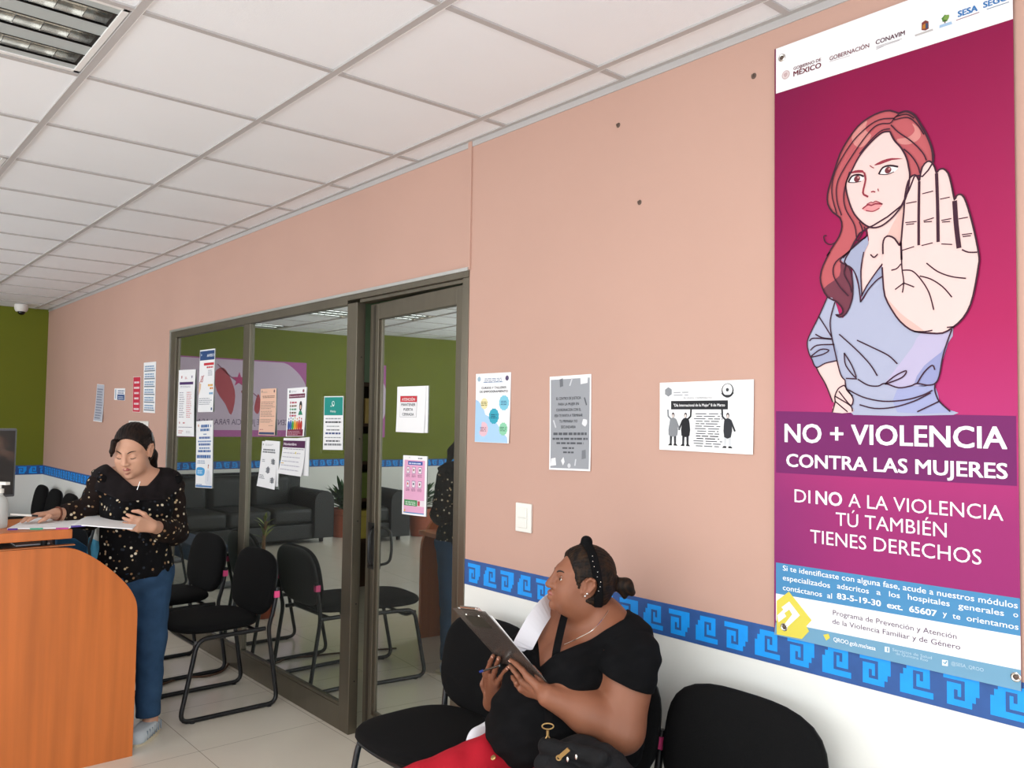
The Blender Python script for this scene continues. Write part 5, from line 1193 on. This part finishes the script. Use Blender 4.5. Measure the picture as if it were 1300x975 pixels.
neckp = [cap(nk0, H(-.025, 0, -.07), .056, .050, .035), cap(nk0+vec(-.01, -.045, 0), H(.0, 0, -.085), .040, .040, .03), H.E((.022, 0, -.100), (.038, .038, .022), .02)]
LS, LE, LW_ = vec(-1.563, -.285, .872), vec(-1.548, -.345, .690), on(696, 884, .030)
RS, RE, RW_ = vec(-1.910, -.275, .865), vec(-1.975, -.285, .70), on(624, 892, .034)
armsL = [cap(LS, LE, .074, .062, .03), cap(LE, LE*.55+LW_*.45, .060, .050, .03), cap(LE*.55+LW_*.45, LW_, .050, .030, .03)]
armsR = [cap(RS, RE, .074, .060, .03), cap(RE, RE*.55+RW_*.45, .056, .046, .03), cap(RE*.55+RW_*.45, RW_, .046, .028, .03)]
def px_hand(wrist, fingers, thumb, r):
    L = []
    for F in fingers:
        P = [on(*q) for q in F]; L.append(cap(wrist, P[0], r*2.0, r*1.45, .016)); L += chain(P, [r*1.25, r*1.12, r*1.02, r*.86][:len(P)], .004)
    T_ = [on(*q) for q in thumb]; L.append(cap(wrist, T_[0], r*1.8, r*1.5, .014)); L += chain(T_, [r*1.45, r*1.3, r*1.05], .005)
    return L
FR = .0071
Lf = [((669, 858.5, .021), (663, 850.5, .017), (656, 843.5, .012), (648.6, 838.0, .010)), ((663, 865, .023), (657.5, 857.5, .021), (652, 850.5, .015), (647.6, 845.6, .011)),
      ((662, 872, .026), (656, 867, .030), (652, 861, .022), (650, 856, .012)), ((667, 879, .028), (661, 875, .034), (656, 869.5, .026), (653.5, 864, .014))]
Rf = [((617.8, 858, .022), (619.5, 850, .018), (622.5, 840.5, .012), (626, 832.5, .010)), ((625.8, 860.5, .023), (628, 852.5, .019), (631, 843, .012), (633.4, 835.3, .010)),
      ((632.3, 866.5, .021), (636, 860, .018), (640.5, 853, .012), (645, 847.6, .010)), ((637.5, 874.5, .018), (642.5, 871.5, .017), (648, 868, .012), (653, 865.2, .011))]
hands = px_hand(LW_, Lf, ((689, 871, .012), (683.5, 857.5, -.004), (676, 847.5, -.013)), FR)+px_hand(RW_, Rf, ((612, 868, .015), (614, 856, -.010), (622, 848, -.016)), FR)
f = SDF((-2.13, -.80, .44), (-1.42, -.08, 1.235), .003)
f.put(torso+H.skull(.006)+neckp+armsL+armsR); f.put(H.face(1.18)); f.put(H.sockets(), op='sub'); f.put(H.lids()); f.put(H.ears()); 
f.put([H.E((-.004, y*.086, .000), (.010, .007, .015), .004) for y in (-1, 1)], op='sub'); f.put(hands)
f.build('body', M['skin_tan'], wo, 1); H.eyes(wo, (1, .12, .05)); H.brows(wo, M['brow_dark'], .0030); H.lips(wo, M['lips_brown'])
for tip, prev in ((Lf[0][3], Lf[0][2]), (Lf[1][3], Lf[1][2]), (Rf[0][3], Rf[0][2]), (Rf[1][3], Rf[1][2]), (Rf[2][3], Rf[2][2]), (Rf[3][3], Rf[3][2])):
    a, c = on(*tip), on(*prev); d = (a-c)/np.linalg.norm(a-c); s_ = np.cross(d, bn_); b = MB()
    b.ball((0, 0, 0), (1, 1, 1), 12, 8); Rm = np.stack([d*.0052, s_*.0043, bn_*.0018], 1); b.V = [tuple(a+bn_*FR*.76+d*.0012+Rm@np.array(v)) for v in b.V]
    b.build('fingernail', M['nail_skin'], wo, True)
# hair drawn back from a slanted hairline to a short ponytail; a wide band with a knot across it
def hair(H, name, mat, parent, line, tail, band=None, ripn=46, grow=.012, vox=.003, low=-.085):
    lo, hi = H.c-.22*H.s-.02, H.c+.22*H.s+.02
    def core(g, gr):
        g.put([H.E((-.018, 0, .032), (.094, .075, .086)), H.E((-.035, 0, -.02), (.070, .066, .075), .03)], grow=gr*H.s)
        def ln(X, Y, Z): x, y, z = H.loc(X, Y, Z); ear = np.where(np.abs(y) > .05, .030-np.sqrt((x+.010)**2+((z+.008)*.80)**2), -1.); return np.maximum(np.maximum(line(x, y, z), ear)*H.s, (low-z)*H.s)
        g.cut(ln, .008); return g
    g = core(SDF(lo, hi, vox), grow)
    def rip(X, Y, Z):
        x, y, z = H.loc(X, Y, Z); an = np.arctan2(z-.02, y+1e-6*x); return .0011*np.sin(an*ripn+18*x)+.0007*np.sin(an*ripn*2.3+40*x)
    g.ripple(rip); g.put(tail); g.build(name, mat, parent, 1)
    if band:
        g = core(SDF(lo, hi, .0025), grow+.006)
        g.cut(lambda X, Y, Z: band(*H.loc(X, Y, Z))*H.s, .004); g.put([H.E((.002, 0, .141), (.020, .022, .017), .01)]); g.build('headband', M['cotton_black'], parent, 1)
ponytail = [H.E((-.118, 0, .005), (.022, .026, .026), .015), H.C((-.128, .0, .008), (-.165, .012, .006), .020, .026, .012), H.C((-.165, .012, .006), (-.190, .016, -.014), .025, .014, .012), H.C((-.150, .012, -.005), (-.165, .018, -.032), .016, .009, .012)]
hair(H, 'hair', M['hair_brown'], wo, lambda x, y, z: x-(.040+.30*np.clip(z, -.02, .2)-.9*np.clip(-.03-z, 0, .1))+.0*y, ponytail, band=lambda x, y, z: np.abs(x+.038-.30*z)-.018, low=-.075)
b = MB(); b.tube([H(-.128, .022*math.cos(2*PI*k/16), .007+.024*math.sin(2*PI*k/16)) for k in range(16)], .006, 8, True); b.build('hair_tie', M['cotton_black'], wo, True)
rnd = random.Random(5); b = MB()
for k in range(9):
    z = .10-.016*k; p = H(-.004-.10*(.05-z)*-1+rnd.uniform(-.008, .008), .0, 0); y = .092*math.sqrt(max(.05, 1-((z-.03)/.105)**2)); p = H(-.038+.30*z+rnd.uniform(-.010, .010), y+.006, z); b.ball(p, .0016, 8, 6)
b.build('headband_bead', M['chrome'], wo, True)['kind'] = 'stuff'
for q in ((.003, .0845, -.036), (-.003, .086, -.027)):
    b = MB(); b.ball(H(*q), .0036, 12, 8); b.build('earring', M['chrome'], wo, True)
# clothes
xc = -1.737
def vneck(X, Y, Z):
    a = np.abs(X-xc); z0 = np.where(Y < -.30, .832, .832+(np.clip(Y+.30, 0, .10))*.7); return Z-(z0+.88*a+0*Y)
wr = lambda X, Y, Z: .0030*np.sin(70*Z+25*X+12*Y)*np.sin(22*X+31*Y)+.0018*np.sin(120*Z-60*X)
g = SDF((-2.06, -.60, .50), (-1.50, -.07, 1.02), .0035); g.put(torso, grow=.009); g.put([ell((-1.80, -.375, .625), (.180, .172, .105), k=.06)], grow=.006); g.ripple(wr); g.cut(vneck, .006); g.cut(lambda X, Y, Z: (.535-.25*(Y+.3)*0)-Z+0*X+0*Y, .006); g.build('blouse', M['cotton_black'], wo, 2)
for S_, E_, t in ((LS, LE, .33), (RS, RE, .5)):
    d = (E_-S_)/np.linalg.norm(E_-S_); g = SDF(np.minimum(S_, E_)-.13, np.maximum(S_, E_)+.13, .0035); g.put([cap(S_+vec(-.055 if S_ is LS else .055, 0, .006), S_, .058, .068, .03), cap(S_+vec(-.06 if S_ is LS else .06, -.030, -.045), S_+vec(0, -.03, -.035), .056, .060, .03), cap(S_+vec(0, 0, .004), S_+d*.17, .070, .079, .03)], grow=.004); q = S_+d*.21*t; d = d+vec(-.30, 0, 0); d /= np.linalg.norm(d); g.ripple(wr)
    g.cut(lambda X, Y, Z: (X-q[0])*d[0]+(Y-q[1])*d[1]+(Z-q[2])*d[2], .004); g.build('sleeve', M['cotton_black'], wo, 2)
g = SDF((-2.14, -.95, .0), (-1.44, -.08, .64), .005)
LK, RK, LA, RA = vec(-1.63, -.72, .475), vec(-1.975, -.735, .480), vec(-1.64, -.73, .10), vec(-1.97, -.74, .10)
g.put([ell((-1.785, -.30, .555), (.205, .165, .085), k=.05), cap((-1.69, -.32, .545), LK, .093, .066, .05), cap((-1.885, -.32, .545), RK, .093, .066, .05), cap(LK, LA, .062, .045, .03), cap(RK, RA, .062, .045, .03)])
g.ripple(lambda X, Y, Z: .003*np.sin(60*Y+35*X)*np.sin(28*X-14*Y)); g.cut(lambda X, Y, Z: Z-.615+0*X+0*Y, .01); g.cut(lambda X, Y, Z: .466-Z-9*np.clip(-.575-Y, 0, 1)+0*X, .006); g.build('trousers', M['trouser_red'], wo, 2)
for A_, sg in ((LA, 1), (RA, -1)):
    g = SDF(A_-vec(.1, .22, .12), A_+vec(.1, .09, .06), .004); g.put([cap(A_+vec(0, .02, -.055), A_+vec(-.01, -.13, -.07), .042, .036, .03, ((0, 0, 1), .85)), cap(A_, A_+vec(0, 0, -.05), .04, .044, .02)]); g.cut(lambda X, Y, Z: .003-Z+0*X+0*Y, .004); g.build('shoe', M['canvas_black'], wo, 2)
for x, y in ((652, 885.5), (647.5, 962)):
    pass
for px, py, Y in ((636.5, 940.5, -.53), (626.5, 962, -.60)):
    p = WY(px, py, Y); b = MB(); b.lathe([(.0075, 0), (.0075, .002), (.005, .0035), (1e-6, .0036)], p, 14, (.15, -.65, .75)); b.build('button', M['brass'], wo, True)
neckl = [(775, 771, -.285), (765, 786, -.335), (752, 800, -.375), (738, 808, -.395), (724, 815, -.41), (712, 819, -.42), (706, 812, -.42)]
b = MB(); b.tube(crom([WY(*q) for q in neckl], False, 5), .0012, 6); b.build('necklace', M['chrome'], wo, True)
# clipboard, its paper, the pen
cb = thing('clipboard', (BR+TL)/2, 'smoky grey clipboard held upright by the seated person, seen from behind', 'clipboard')
un, vn = bu_/np.linalg.norm(bu_), bv_/np.linalg.norm(bv_); vn = vn-un*(un@vn); vn /= np.linalg.norm(vn)
Wb, Hb = .205, .285; c0b = TR+un*Wb/2-vn*Hb/2
b = MB(); b.obox(c0b, un*Wb/2, vn*Hb/2, bn_*.0015); b.build('board', M['board_smoke'], cb, bevel=.001)
b = MB(); b.obox(c0b+vn*(Hb/2-.018)-bn_*.006, un*.055, vn*.020, bn_*.004); b.tube([c0b+vn*(Hb/2+.004)+un*.05-bn_*.004, c0b+vn*(Hb/2+.004)-un*.05-bn_*.004], .004, 10); b.build('clip', M['chrome'], cb, bevel=.001)
for s_ in (-1, 1): b = MB(); b.lathe([(.0045, 0), (.004, .0016), (1e-6, .002)], c0b+vn*(Hb/2-.02)+un*.04*s_+bn_*.0015, 12, bn_); b.build('rivet', M['chrome'], cb, True)
b = MB(); b.obox(c0b+vn*(Hb/2-.045)+bn_*.0017, un*.058, vn*.022, bn_*.0002); b.build('clip_backing', M['bronze_dark'], cb)
off = -un*.016-vn*.02; rr = .11; u2, v2 = un*math.cos(rr)+vn*math.sin(rr), vn*math.cos(rr)-un*math.sin(rr)
b = MB(); b.obox(c0b-un*.002-vn*.008-bn_*.0022, un*Wb*.47, vn*Hb*.46, bn_*.0004)
for k in range(17): b.obox(c0b-un*.002-vn*.008-bn_*.0017+vn*(Hb*.36-.0135*k), un*Wb*(.40-.06*((k*7) % 5)/4), vn*.0022, bn_*.0001)
o = b.build('form_sheet', M['paper']); rebase(o, c0b); tag(o, 'white form under the clip of the clipboard, showing through the board', 'paper')
b = MB(); b.obox(c0b-un*.007+v2*.004-bn_*.0034, u2*Wb*.455, v2*Hb*.46, bn_*.0004); o = b.build('form_sheet', M['paper']); rebase(o, c0b); tag(o, 'loose white sheet sticking out past the right edge of the clipboard', 'paper')
p = thing('pen', on(632, 846, .024), 'slim pen with a blue end between the right fingers of the seated person', 'pen')
b = MB(); b.tube([on(634, 845, .022), on(614, 851.5, .026)], .0032, 10); b.build('pen_barrel', M['chrome'], p, True)
b = MB(); b.tube([on(614.2, 851.4, .026), on(609.5, 852.8, .027)], .0036, 10); b.build('pen_cap', ink('#2c3f8e'), p, True)
# bags
bg = thing('shoulder_bag', vec(-1.60, -.47, .56), 'black fabric shoulder bag with brass zip pull on the lap of the seated person', 'bag')
q = WY(738, 958, -.50)
g = SDF(q-.2, q+.2, .004); g.put([ell(q+vec(.01, .02, -.045), (.120, .070, .085), k=.03), ell(q+vec(-.06, -.02, -.06), (.06, .06, .075), k=.03), ell(q+vec(.08, .03, -.06), (.07, .06, .075), k=.03)])
g.put([cap(q+vec(-.075, -.055, .012), q+vec(.09, -.02, .025), .022, .02, .012), cap(q+vec(-.08, -.06, -.03), q+vec(.08, -.055, -.02), .020, .016, .012)]); g.ripple(lambda X, Y, Z: .0035*np.sin(62*X+30*Z)*np.sin(40*Z-25*Y)+.0015*np.sin(120*X-70*Z)); g.build('bag_body', M['canvas_black'], bg, 2)
def strap(b, P, w, wid):
    P = [vec(*p) for p in P]; V = []
    for i, p in enumerate(P):
        t = P[min(i+1, len(P)-1)]-P[max(0, i-1)]; t /= np.linalg.norm(t); s_ = np.cross(t, vec(*wid)); s_ /= np.linalg.norm(s_); n_ = np.cross(s_, t)
        V += [p+s_*w/2+n_*.0015, p-s_*w/2+n_*.0015, p-s_*w/2-n_*.0015, p+s_*w/2-n_*.0015]
    F = [(4*i+k, 4*i+(k+1) % 4, 4*i+4+(k+1) % 4, 4*i+4+k) for i in range(len(P)-1) for k in range(4)]+[(3, 2, 1, 0), tuple(len(V)-4+k for k in range(4))]
    return b.add(V, F)
cam_d = (.72, -.66, .2)
b = MB(); strap(b, crom([WY(722, 764, -.33), WY(717, 780, -.385), WY(712, 800, -.43), WY(706, 828, -.455), WY(703, 855, -.455), WY(700, 885, -.475), WY(697, 905, -.515), WY(695.5, 917, -.545)], False, 4), .021, cam_d); b.build('bag_strap', M['cotton_black'], bg)
q2 = WY(695.5, 922, -.555); rx_, rz_ = vec(.65, .76, 0), vec(0, 0, 1)
b = MB(); b.tube([q2+rx_*.015*math.cos(2*PI*k/20)+rz_*.0075*math.sin(2*PI*k/20) for k in range(20)], .0019, 8, True); b.tube([q2-rz_*.010, q2-rz_*.022], .004, 8); b.tube([q2-rz_*.022, q2-rz_*.034+rx_*.006], .0026, 8); b.tube([q2-rz_*.022, q2-rz_*.034-rx_*.006], .0026, 8); b.build('strap_hook', M['brass'], bg, True)
b = MB(); a_, c_ = WY(722, 951, -.575), WY(709.5, 962, -.585); strap(b, [a_, a_*.5+c_*.5, c_], .010, cam_d); b.tube([c_+vec(0, 0, .0)+rx_*.006*math.cos(2*PI*k/14)+rz_*.006*math.sin(2*PI*k/14) for k in range(14)], .002, 6, True); b.build('zip_pull', M['brass'], bg, True)
for px, py in ((720.5, 964), (731.5, 961)): b = MB(); b.ball(WY(px, py, -.575), (.004, .003, .007), 10, 8); b.build('zip_slider', M['chrome'], bg, True)
tb = thing('tote_bag', vec(-2.03, -.40, .47), 'white fabric tote bag hanging from the far shoulder of the seated person', 'bag')
b = MB(); strap(b, crom([WY(701, 764, -.30), WY(692, 773, -.37), WY(680, 790, -.43), WY(670, 808, -.465), WY(662, 826, -.475), WY(664, 842, -.43), WY(672, 855, -.36)], False, 4), .058, (.80, -.58, .1)); b.build('bag_strap', M['canvas_white'], tb)
q = vec(-2.045, -.40, .530); g = SDF(q-.16, q+.16, .004); g.put([ell(q, (.030, .09, .055), k=.02)]); g.ripple(lambda X, Y, Z: .002*np.sin(80*Y+40*Z)+0*X); g.build('bag_body', M['canvas_white'], tb, 2)

# ================= standing person behind the counter
FT = vec(-4.17, -.80, 0)
st = thing('person', FT, 'standing person in a black flowered blouse and jeans reading papers at the counter', 'person')
def lerp(a, b, t): return a*(1-t)+b*t
def hand(w, d, th, up, L, spread=.10, curl=(.25, .35, .25), tcurl=.5, r=.0076):
    """generic hand: w wrist, d towards the fingers, th towards the thumb side, up = back of the hand"""
    d, up = d/np.linalg.norm(d), up/np.linalg.norm(up); th = th-d*(th@d); th /= np.linalg.norm(th); up = np.cross(d, th)*(1 if np.dot(np.cross(d, th), up) > 0 else -1); out = []; tips = []
    for k, (o, kn, ln) in enumerate(((.028, .078, .070), (.009, .082, .078), (-.010, .078, .072), (-.027, .070, .056))):
        P = [w+d*kn*L+th*o*L]; a = 0.; dr = d*math.cos(spread*(1.2-k))+th*math.sin(spread*(1.2-k))
        out.append(cap(w+th*o*.55*L, P[0], r*1.75, r*1.4, .014))
        for c, fr in zip(curl, (.44, .31, .25)): a += c; P.append(P[-1]+(dr*math.cos(a)-up*math.sin(a))*ln*fr*L)
        out += chain(P, [r*1.25, r*1.12, r, r*.82], .004); tips.append(P[-1])
    P = [w+d*.022*L+th*.026*L-up*.006, w+d*.055*L+th*.050*L-up*.012*tcurl, w+d*.080*L+th*.056*L-up*.030*tcurl, w+d*.100*L+th*.050*L-up*.045*tcurl]
    out += [cap(w, P[0], r*1.7, r*1.7, .012)]+chain(P, [r*1.6, r*1.35, r*1.15, r*.9], .006)
    return out, tips
H2 = Head((-4.13, -.868, 1.358), (.72, -.60, -.38), (.10, -.10, 1), .985)
sLS, sLE, sLW = vec(-4.155, -.680, 1.175), vec(-4.165, -.655, .955), WX(193, 668, -3.955)
sRS, sRE, sRW = vec(-4.20, -.985, 1.195), WX(112, 655, -4.30), WX(70, 652.5, -4.235)
tor2 = [ell((-4.195, -.825, .80), (.125, .165, .13), k=.06), ell((-4.185, -.825, .95), (.115, .150, .14), k=.06), ell((-4.185, -.83, 1.09), (.110, .150, .14), k=.06), ell((-4.10, -.900, 1.075), (.065, .070, .065), k=.04), ell((-4.095, -.770, 1.070), (.065, .070, .065), k=.04),
        cap(sRS+vec(0, .02, 0), sLS+vec(0, -.02, 0), .058, .058, .05), cap((-4.185, -.835, 1.235), sLS+vec(0, -.03, .03), .05, .045, .05), cap((-4.185, -.835, 1.235), sRS+vec(0, .03, .03), .05, .045, .05)]
nec2 = [cap((-4.18, -.835, 1.22), H2(-.02, 0, -.06), .054, .052, .03)]
arm2 = [cap(sLS, sLE, .050, .042, .03), cap(sLE, lerp(sLE, sLW, .45), .042, .038, .02), cap(lerp(sLE, sLW, .45), sLW, .038, .026, .02), cap(sRS, sRE, .050, .042, .03), cap(sRE, lerp(sRE, sRW, .45), .042, .038, .02), cap(lerp(sRE, sRW, .45), sRW, .038, .026, .02)]
hL, tipL = hand(sLW, WX(163, 664, -3.925)-sLW, vec(.2, .1, 1.), vec(1, .25, .2), .92, .05, (.35, .6, .5), .9)
hR, tipR = hand(sRW, WX(6, 655.5, -4.17)-sRW, vec(.9, 0, .1), vec(0, 0, 1.), .98, .10, (.22, .22, .15), .7)
f = SDF((-4.46, -1.50, .70), (-3.86, -.57, 1.50), .0033)
f.put(tor2+H2.skull(.004)+nec2+arm2); f.put(H2.face()); f.put(H2.sockets(), op='sub'); f.put(H2.shut()); f.put(H2.ears()); f.put([H2.E((-.006, y*.083, -.002), (.011, .006, .015), .004) for y in (-1, 1)], op='sub'); f.put(hL+hR)
f.build('body', M['skin_fair'], st, 1); H2.lashes(st, M['brow_dark']); H2.brows(st, M['brow_dark'], .0022); H2.lips(st, M['lips_rose'], .5, .98)
tail2 = [H2.E((-.100, 0, -.005), (.03, .032, .032), .02), H2.C((-.112, .010, -.010), (-.125, .022, -.085), .024, .028, .02), H2.C((-.125, .022, -.085), (-.118, .034, -.160), .027, .013, .02),
         H2.C((.080, -.045, .075), (.088, -.058, .030), .014, .011, .02), H2.C((.088, -.058, .030), (.078, -.070, .000), .010, .005, .01)]
hair(H2, 'hair', M['hair_dark'], st, lambda x, y, z: x-(.022+.46*np.clip(z, -.02, .2)-.9*np.clip(-.03-z, 0, .1)+.10*np.clip(-y, 0, .1)), tail2, None, 40, .009, .0033)
b = MB(); b.obox(H2(-.030, .086, .055), H2.R@vec(.004, .002, .022), H2.R@vec(.0015, .003, 0), H2.R@vec(.004, 0, -.001)); b.build('hair_clip', M['grey_metal'], st)
wr2 = lambda X, Y, Z: .003*np.sin(60*Z+30*Y)*np.sin(26*Y-18*X)+.0015*np.sin(110*Y-40*Z)
def scoop(X, Y, Z): return Z-(1.190+1.1*np.maximum(np.sqrt((Y+.84)**2+.3*(X+4.13)**2)-.035, 0))
g = SDF((-4.40, -1.06, .70), (-3.94, -.60, 1.31), .0038); g.put(tor2, grow=.010); g.ripple(wr2); g.cut(scoop, .005); g.cut(lambda X, Y, Z: .745+.02*np.sin(14*Y)-Z+0*X, .005); g.build('blouse', M['blouse_print'], st, 2)
g = SDF((-4.40, -1.06, 1.06), (-3.94, -.60, 1.31), .0038); g.put(tor2, grow=.0125); g.ripple(wr2); g.cut(scoop, .005); g.cut(lambda X, Y, Z: 1.125+.6*np.maximum(np.abs(Y+.83)-.10, 0)-Z+0*X, .003); g.build('yoke', M['sheer_black'], st, 2)
for S_, E_, W_2, tq in ((sLS, sLE, sLW, .80), (sRS, sRE, sRW, .80)):
    q = lerp(E_, W_2, tq); d = (W_2-E_)/np.linalg.norm(W_2-E_); g = SDF(np.minimum(np.minimum(S_, E_), W_2)-.11, np.maximum(np.maximum(S_, E_), W_2)+.11, .0038)
    g.put([cap(S_, E_, .056, .056, .03), cap(E_, lerp(E_, W_2, .45), .056, .052, .03), cap(lerp(E_, W_2, .45), q, .052, .036, .03), cap(q, q+d*.06, .036, .036, .02)], grow=.004); g.ripple(lambda X, Y, Z: .0035*np.sin(75*Z+25*X)*np.sin(40*Y+30*X)); g.cut(lambda X, Y, Z: (X-q[0])*d[0]+(Y-q[1])*d[1]+(Z-q[2])*d[2], .004); g.build('sleeve', M['sleeve_print'], st, 2)
    sg = 1 if S_[1] > -.8 else -1
    g = SDF(S_-.12, S_+.12, .0035); g.put([cap(S_+vec(-.045, sg*.010, .046), S_+vec(.050, sg*.010, .036), .022, .022, .02), cap(S_+vec(.05, sg*.010, .03), S_+vec(.062, sg*-.02, -.03), .015, .010, .02)]); g.ripple(lambda X, Y, Z: .005*np.sin(150*X)*np.cos(110*Z)); g.build('shoulder_ruffle', M['blouse_print'], st, 1)
g = SDF((-4.38, -1.05, .04), (-4.0, -.58, .90), .005)
g.put([ell((-4.195, -.825, .80), (.125, .168, .12), k=.05), cap((-4.195, -.745, .76), (-4.185, -.745, .44), .088, .062, .04), cap((-4.185, -.745, .44), (-4.195, -.742, .085), .060, .048, .03), cap((-4.195, -.905, .76), (-4.185, -.915, .44), .088, .062, .04), cap((-4.185, -.915, .44), (-4.195, -.92, .085), .060, .048, .03)], grow=.007)
g.ripple(lambda X, Y, Z: .003*np.sin(48*Z+30*X)*np.sin(30*Y+20*Z)); g.cut(lambda X, Y, Z: np.maximum(.085-Z+.1*(X+4.19), Z-.80)+0*Y, .004); g.build('jeans', M['denim'], st, 2)
for y in (-.742, -.92):
    a = vec(-4.20, y+.015, 0); d = vec(.77, -.63, 0); s_ = vec(.63, .77, 0)
    g = SDF(a-vec(.09, .22, .02), a+vec(.24, .10, .16), .004); g.put([cap(a+vec(0, 0, .15), a+vec(.01, -.005, .06), .032, .036, .02)]); g.build('ankle', M['skin_fair'], st, 2)
    g = SDF(a-vec(.10, .24, .02), a+vec(.26, .10, .12), .0035); g.put([cap(a+vec(0, 0, .045), a+d*.15+vec(0, 0, .03), .040, .036, .03), cap(a+d*.05+vec(0, 0, .055), a+d*.13+vec(0, 0, .035), .034, .03, .03)]); g.cut(lambda X, Y, Z: .012-Z+0*X+0*Y, .003); g.cut(lambda X, Y, Z: Z-(.068+.0*X)+0*Y, .006)
    o = g.build('shoe', M['shoe_cloth'], st, 2)
    for k in range(7):
        b = MB(); c_ = a+d*(-.02+.025*k); b.tube([c_+s_*.0415*(1-.012*k)+vec(0, 0, z) for z in (.018, .03, .045, .058)], .0032, 6, squash=None); b.build('stripe', ink('#8794a2'), o, True)
    b = MB(); n = 28; P = [a+d*(.055+.125*math.cos(2*PI*k/n))+s_*(.046*math.sin(2*PI*k/n)) for k in range(n)]; b.prism([p+vec(0, 0, .0) for p in P], (0, 0, .016)); b.build('sole', M['shoe_sole'], o)
p = WX(174, 622, -4.05); b = MB(); b.tube([p, p+vec(.0, .012, .038)], .0019, 8); b.build('brooch', M['chrome'], st, True)
b = MB(); q = lerp(sRW, sRE, .06); d = (sRE-sRW)/np.linalg.norm(sRE-sRW); e1 = np.cross(d, vec(0, 0, 1)); e1 /= np.linalg.norm(e1); e2 = np.cross(d, e1); b.tube([q+(e1*math.cos(2*PI*k/20)+e2*math.sin(2*PI*k/20))*.0305 for k in range(20)], .0045, 8, True); b.build('bracelet', ink('#6b3d2c'), st, True)
pn = thing('pen', sRW, 'dark pen lying under the hand on the counter beside the papers', 'pen')
b = MB(); b.tube([WX(40, 654.5, -4.15), WX(13, 653, -4.15)], .0045, 10); b.build('pen_barrel', M['white_plastic'], pn, True)
b = MB(); b.tube([WX(40, 654.5, -4.15), WX(48, 655, -4.15)], .0047, 10); b.build('pen_cap', M['black_plastic'], pn, True)
# open file of papers on the counter, its right leaf lifted in her hand
pf = thing('paper_file', WZ(50, 668, 1.031), 'open file of white papers with coloured tabs on the counter top', 'papers')
def leafm(P, nm, mt):
    """P: rows of points from the near edge to the far edge"""
    b = MB(); R = [[vec(*p) for p in r] for r in P]; n = len(R[0]); V = [p+vec(0, 0, dz) for dz in (0, .004) for r in R for p in r]; N = len(R)*n; F = []
    for j in range(len(R)-1):
        for i in range(n-1): q = (j*n+i, j*n+i+1, (j+1)*n+i+1, (j+1)*n+i); F += [q[::-1], tuple(x+N for x in q)]
    ring = list(range(n))+[j*n+n-1 for j in range(1, len(R))]+[(len(R)-1)*n+i for i in range(n-2, -1, -1)]+[j*n for j in range(len(R)-2, 0, -1)]
    for a, c in zip(ring, ring[1:]+ring[:1]): F.append((a, c, c+N, a+N))
    return b.add(V, F).build(nm, mt, pf)
leafm([[WZ(9+13*k, 672.2-.2*k, 1.0325) for k in range(7)], [WZ(38+11.5*k, 658-.2*k, 1.0325) for k in range(7)]], 'left_leaf', M['paper'])
nz = (1.036, 1.046, 1.046, 1.042, 1.036, 1.030)
leafm([[WZ(x, y, z) for (x, y), z in zip(((87, 671), (95, 667.5), (110, 667.8), (130, 669.5), (150, 671), (168, 672.3)), nz)], [WZ(x, y, z) for (x, y), z in zip(((107, 657), (112, 655.2), (124, 655.2), (140, 656.8), (158, 659), (178, 661.5)), nz)]], 'right_leaf', M['paper'])
for x0, x1, c in ((9.5, 22, '#5a3a8e'), (38, 54, '#4fae8c'), (71, 86.5, '#b84a8e'), (90, 108, '#5a4a96')):
    b = MB(); z = 1.0325 if x0 < 88 else 1.045; y0, y1 = (672.2, 672.) if x0 < 88 else (668.6, 667.4); a, c_ = WZ(x0, y0-(x0-9)*.015*(x0 < 88), z), WZ(x1, y1-(x1-9)*.015*(x0 < 88), z); b.obox((a+c_)/2+vec(.003, 0, .0008), (c_-a)/2, vec(.004, 0, 0), vec(0, 0, .0034)); b.build('index_tab', ink(c), pf)
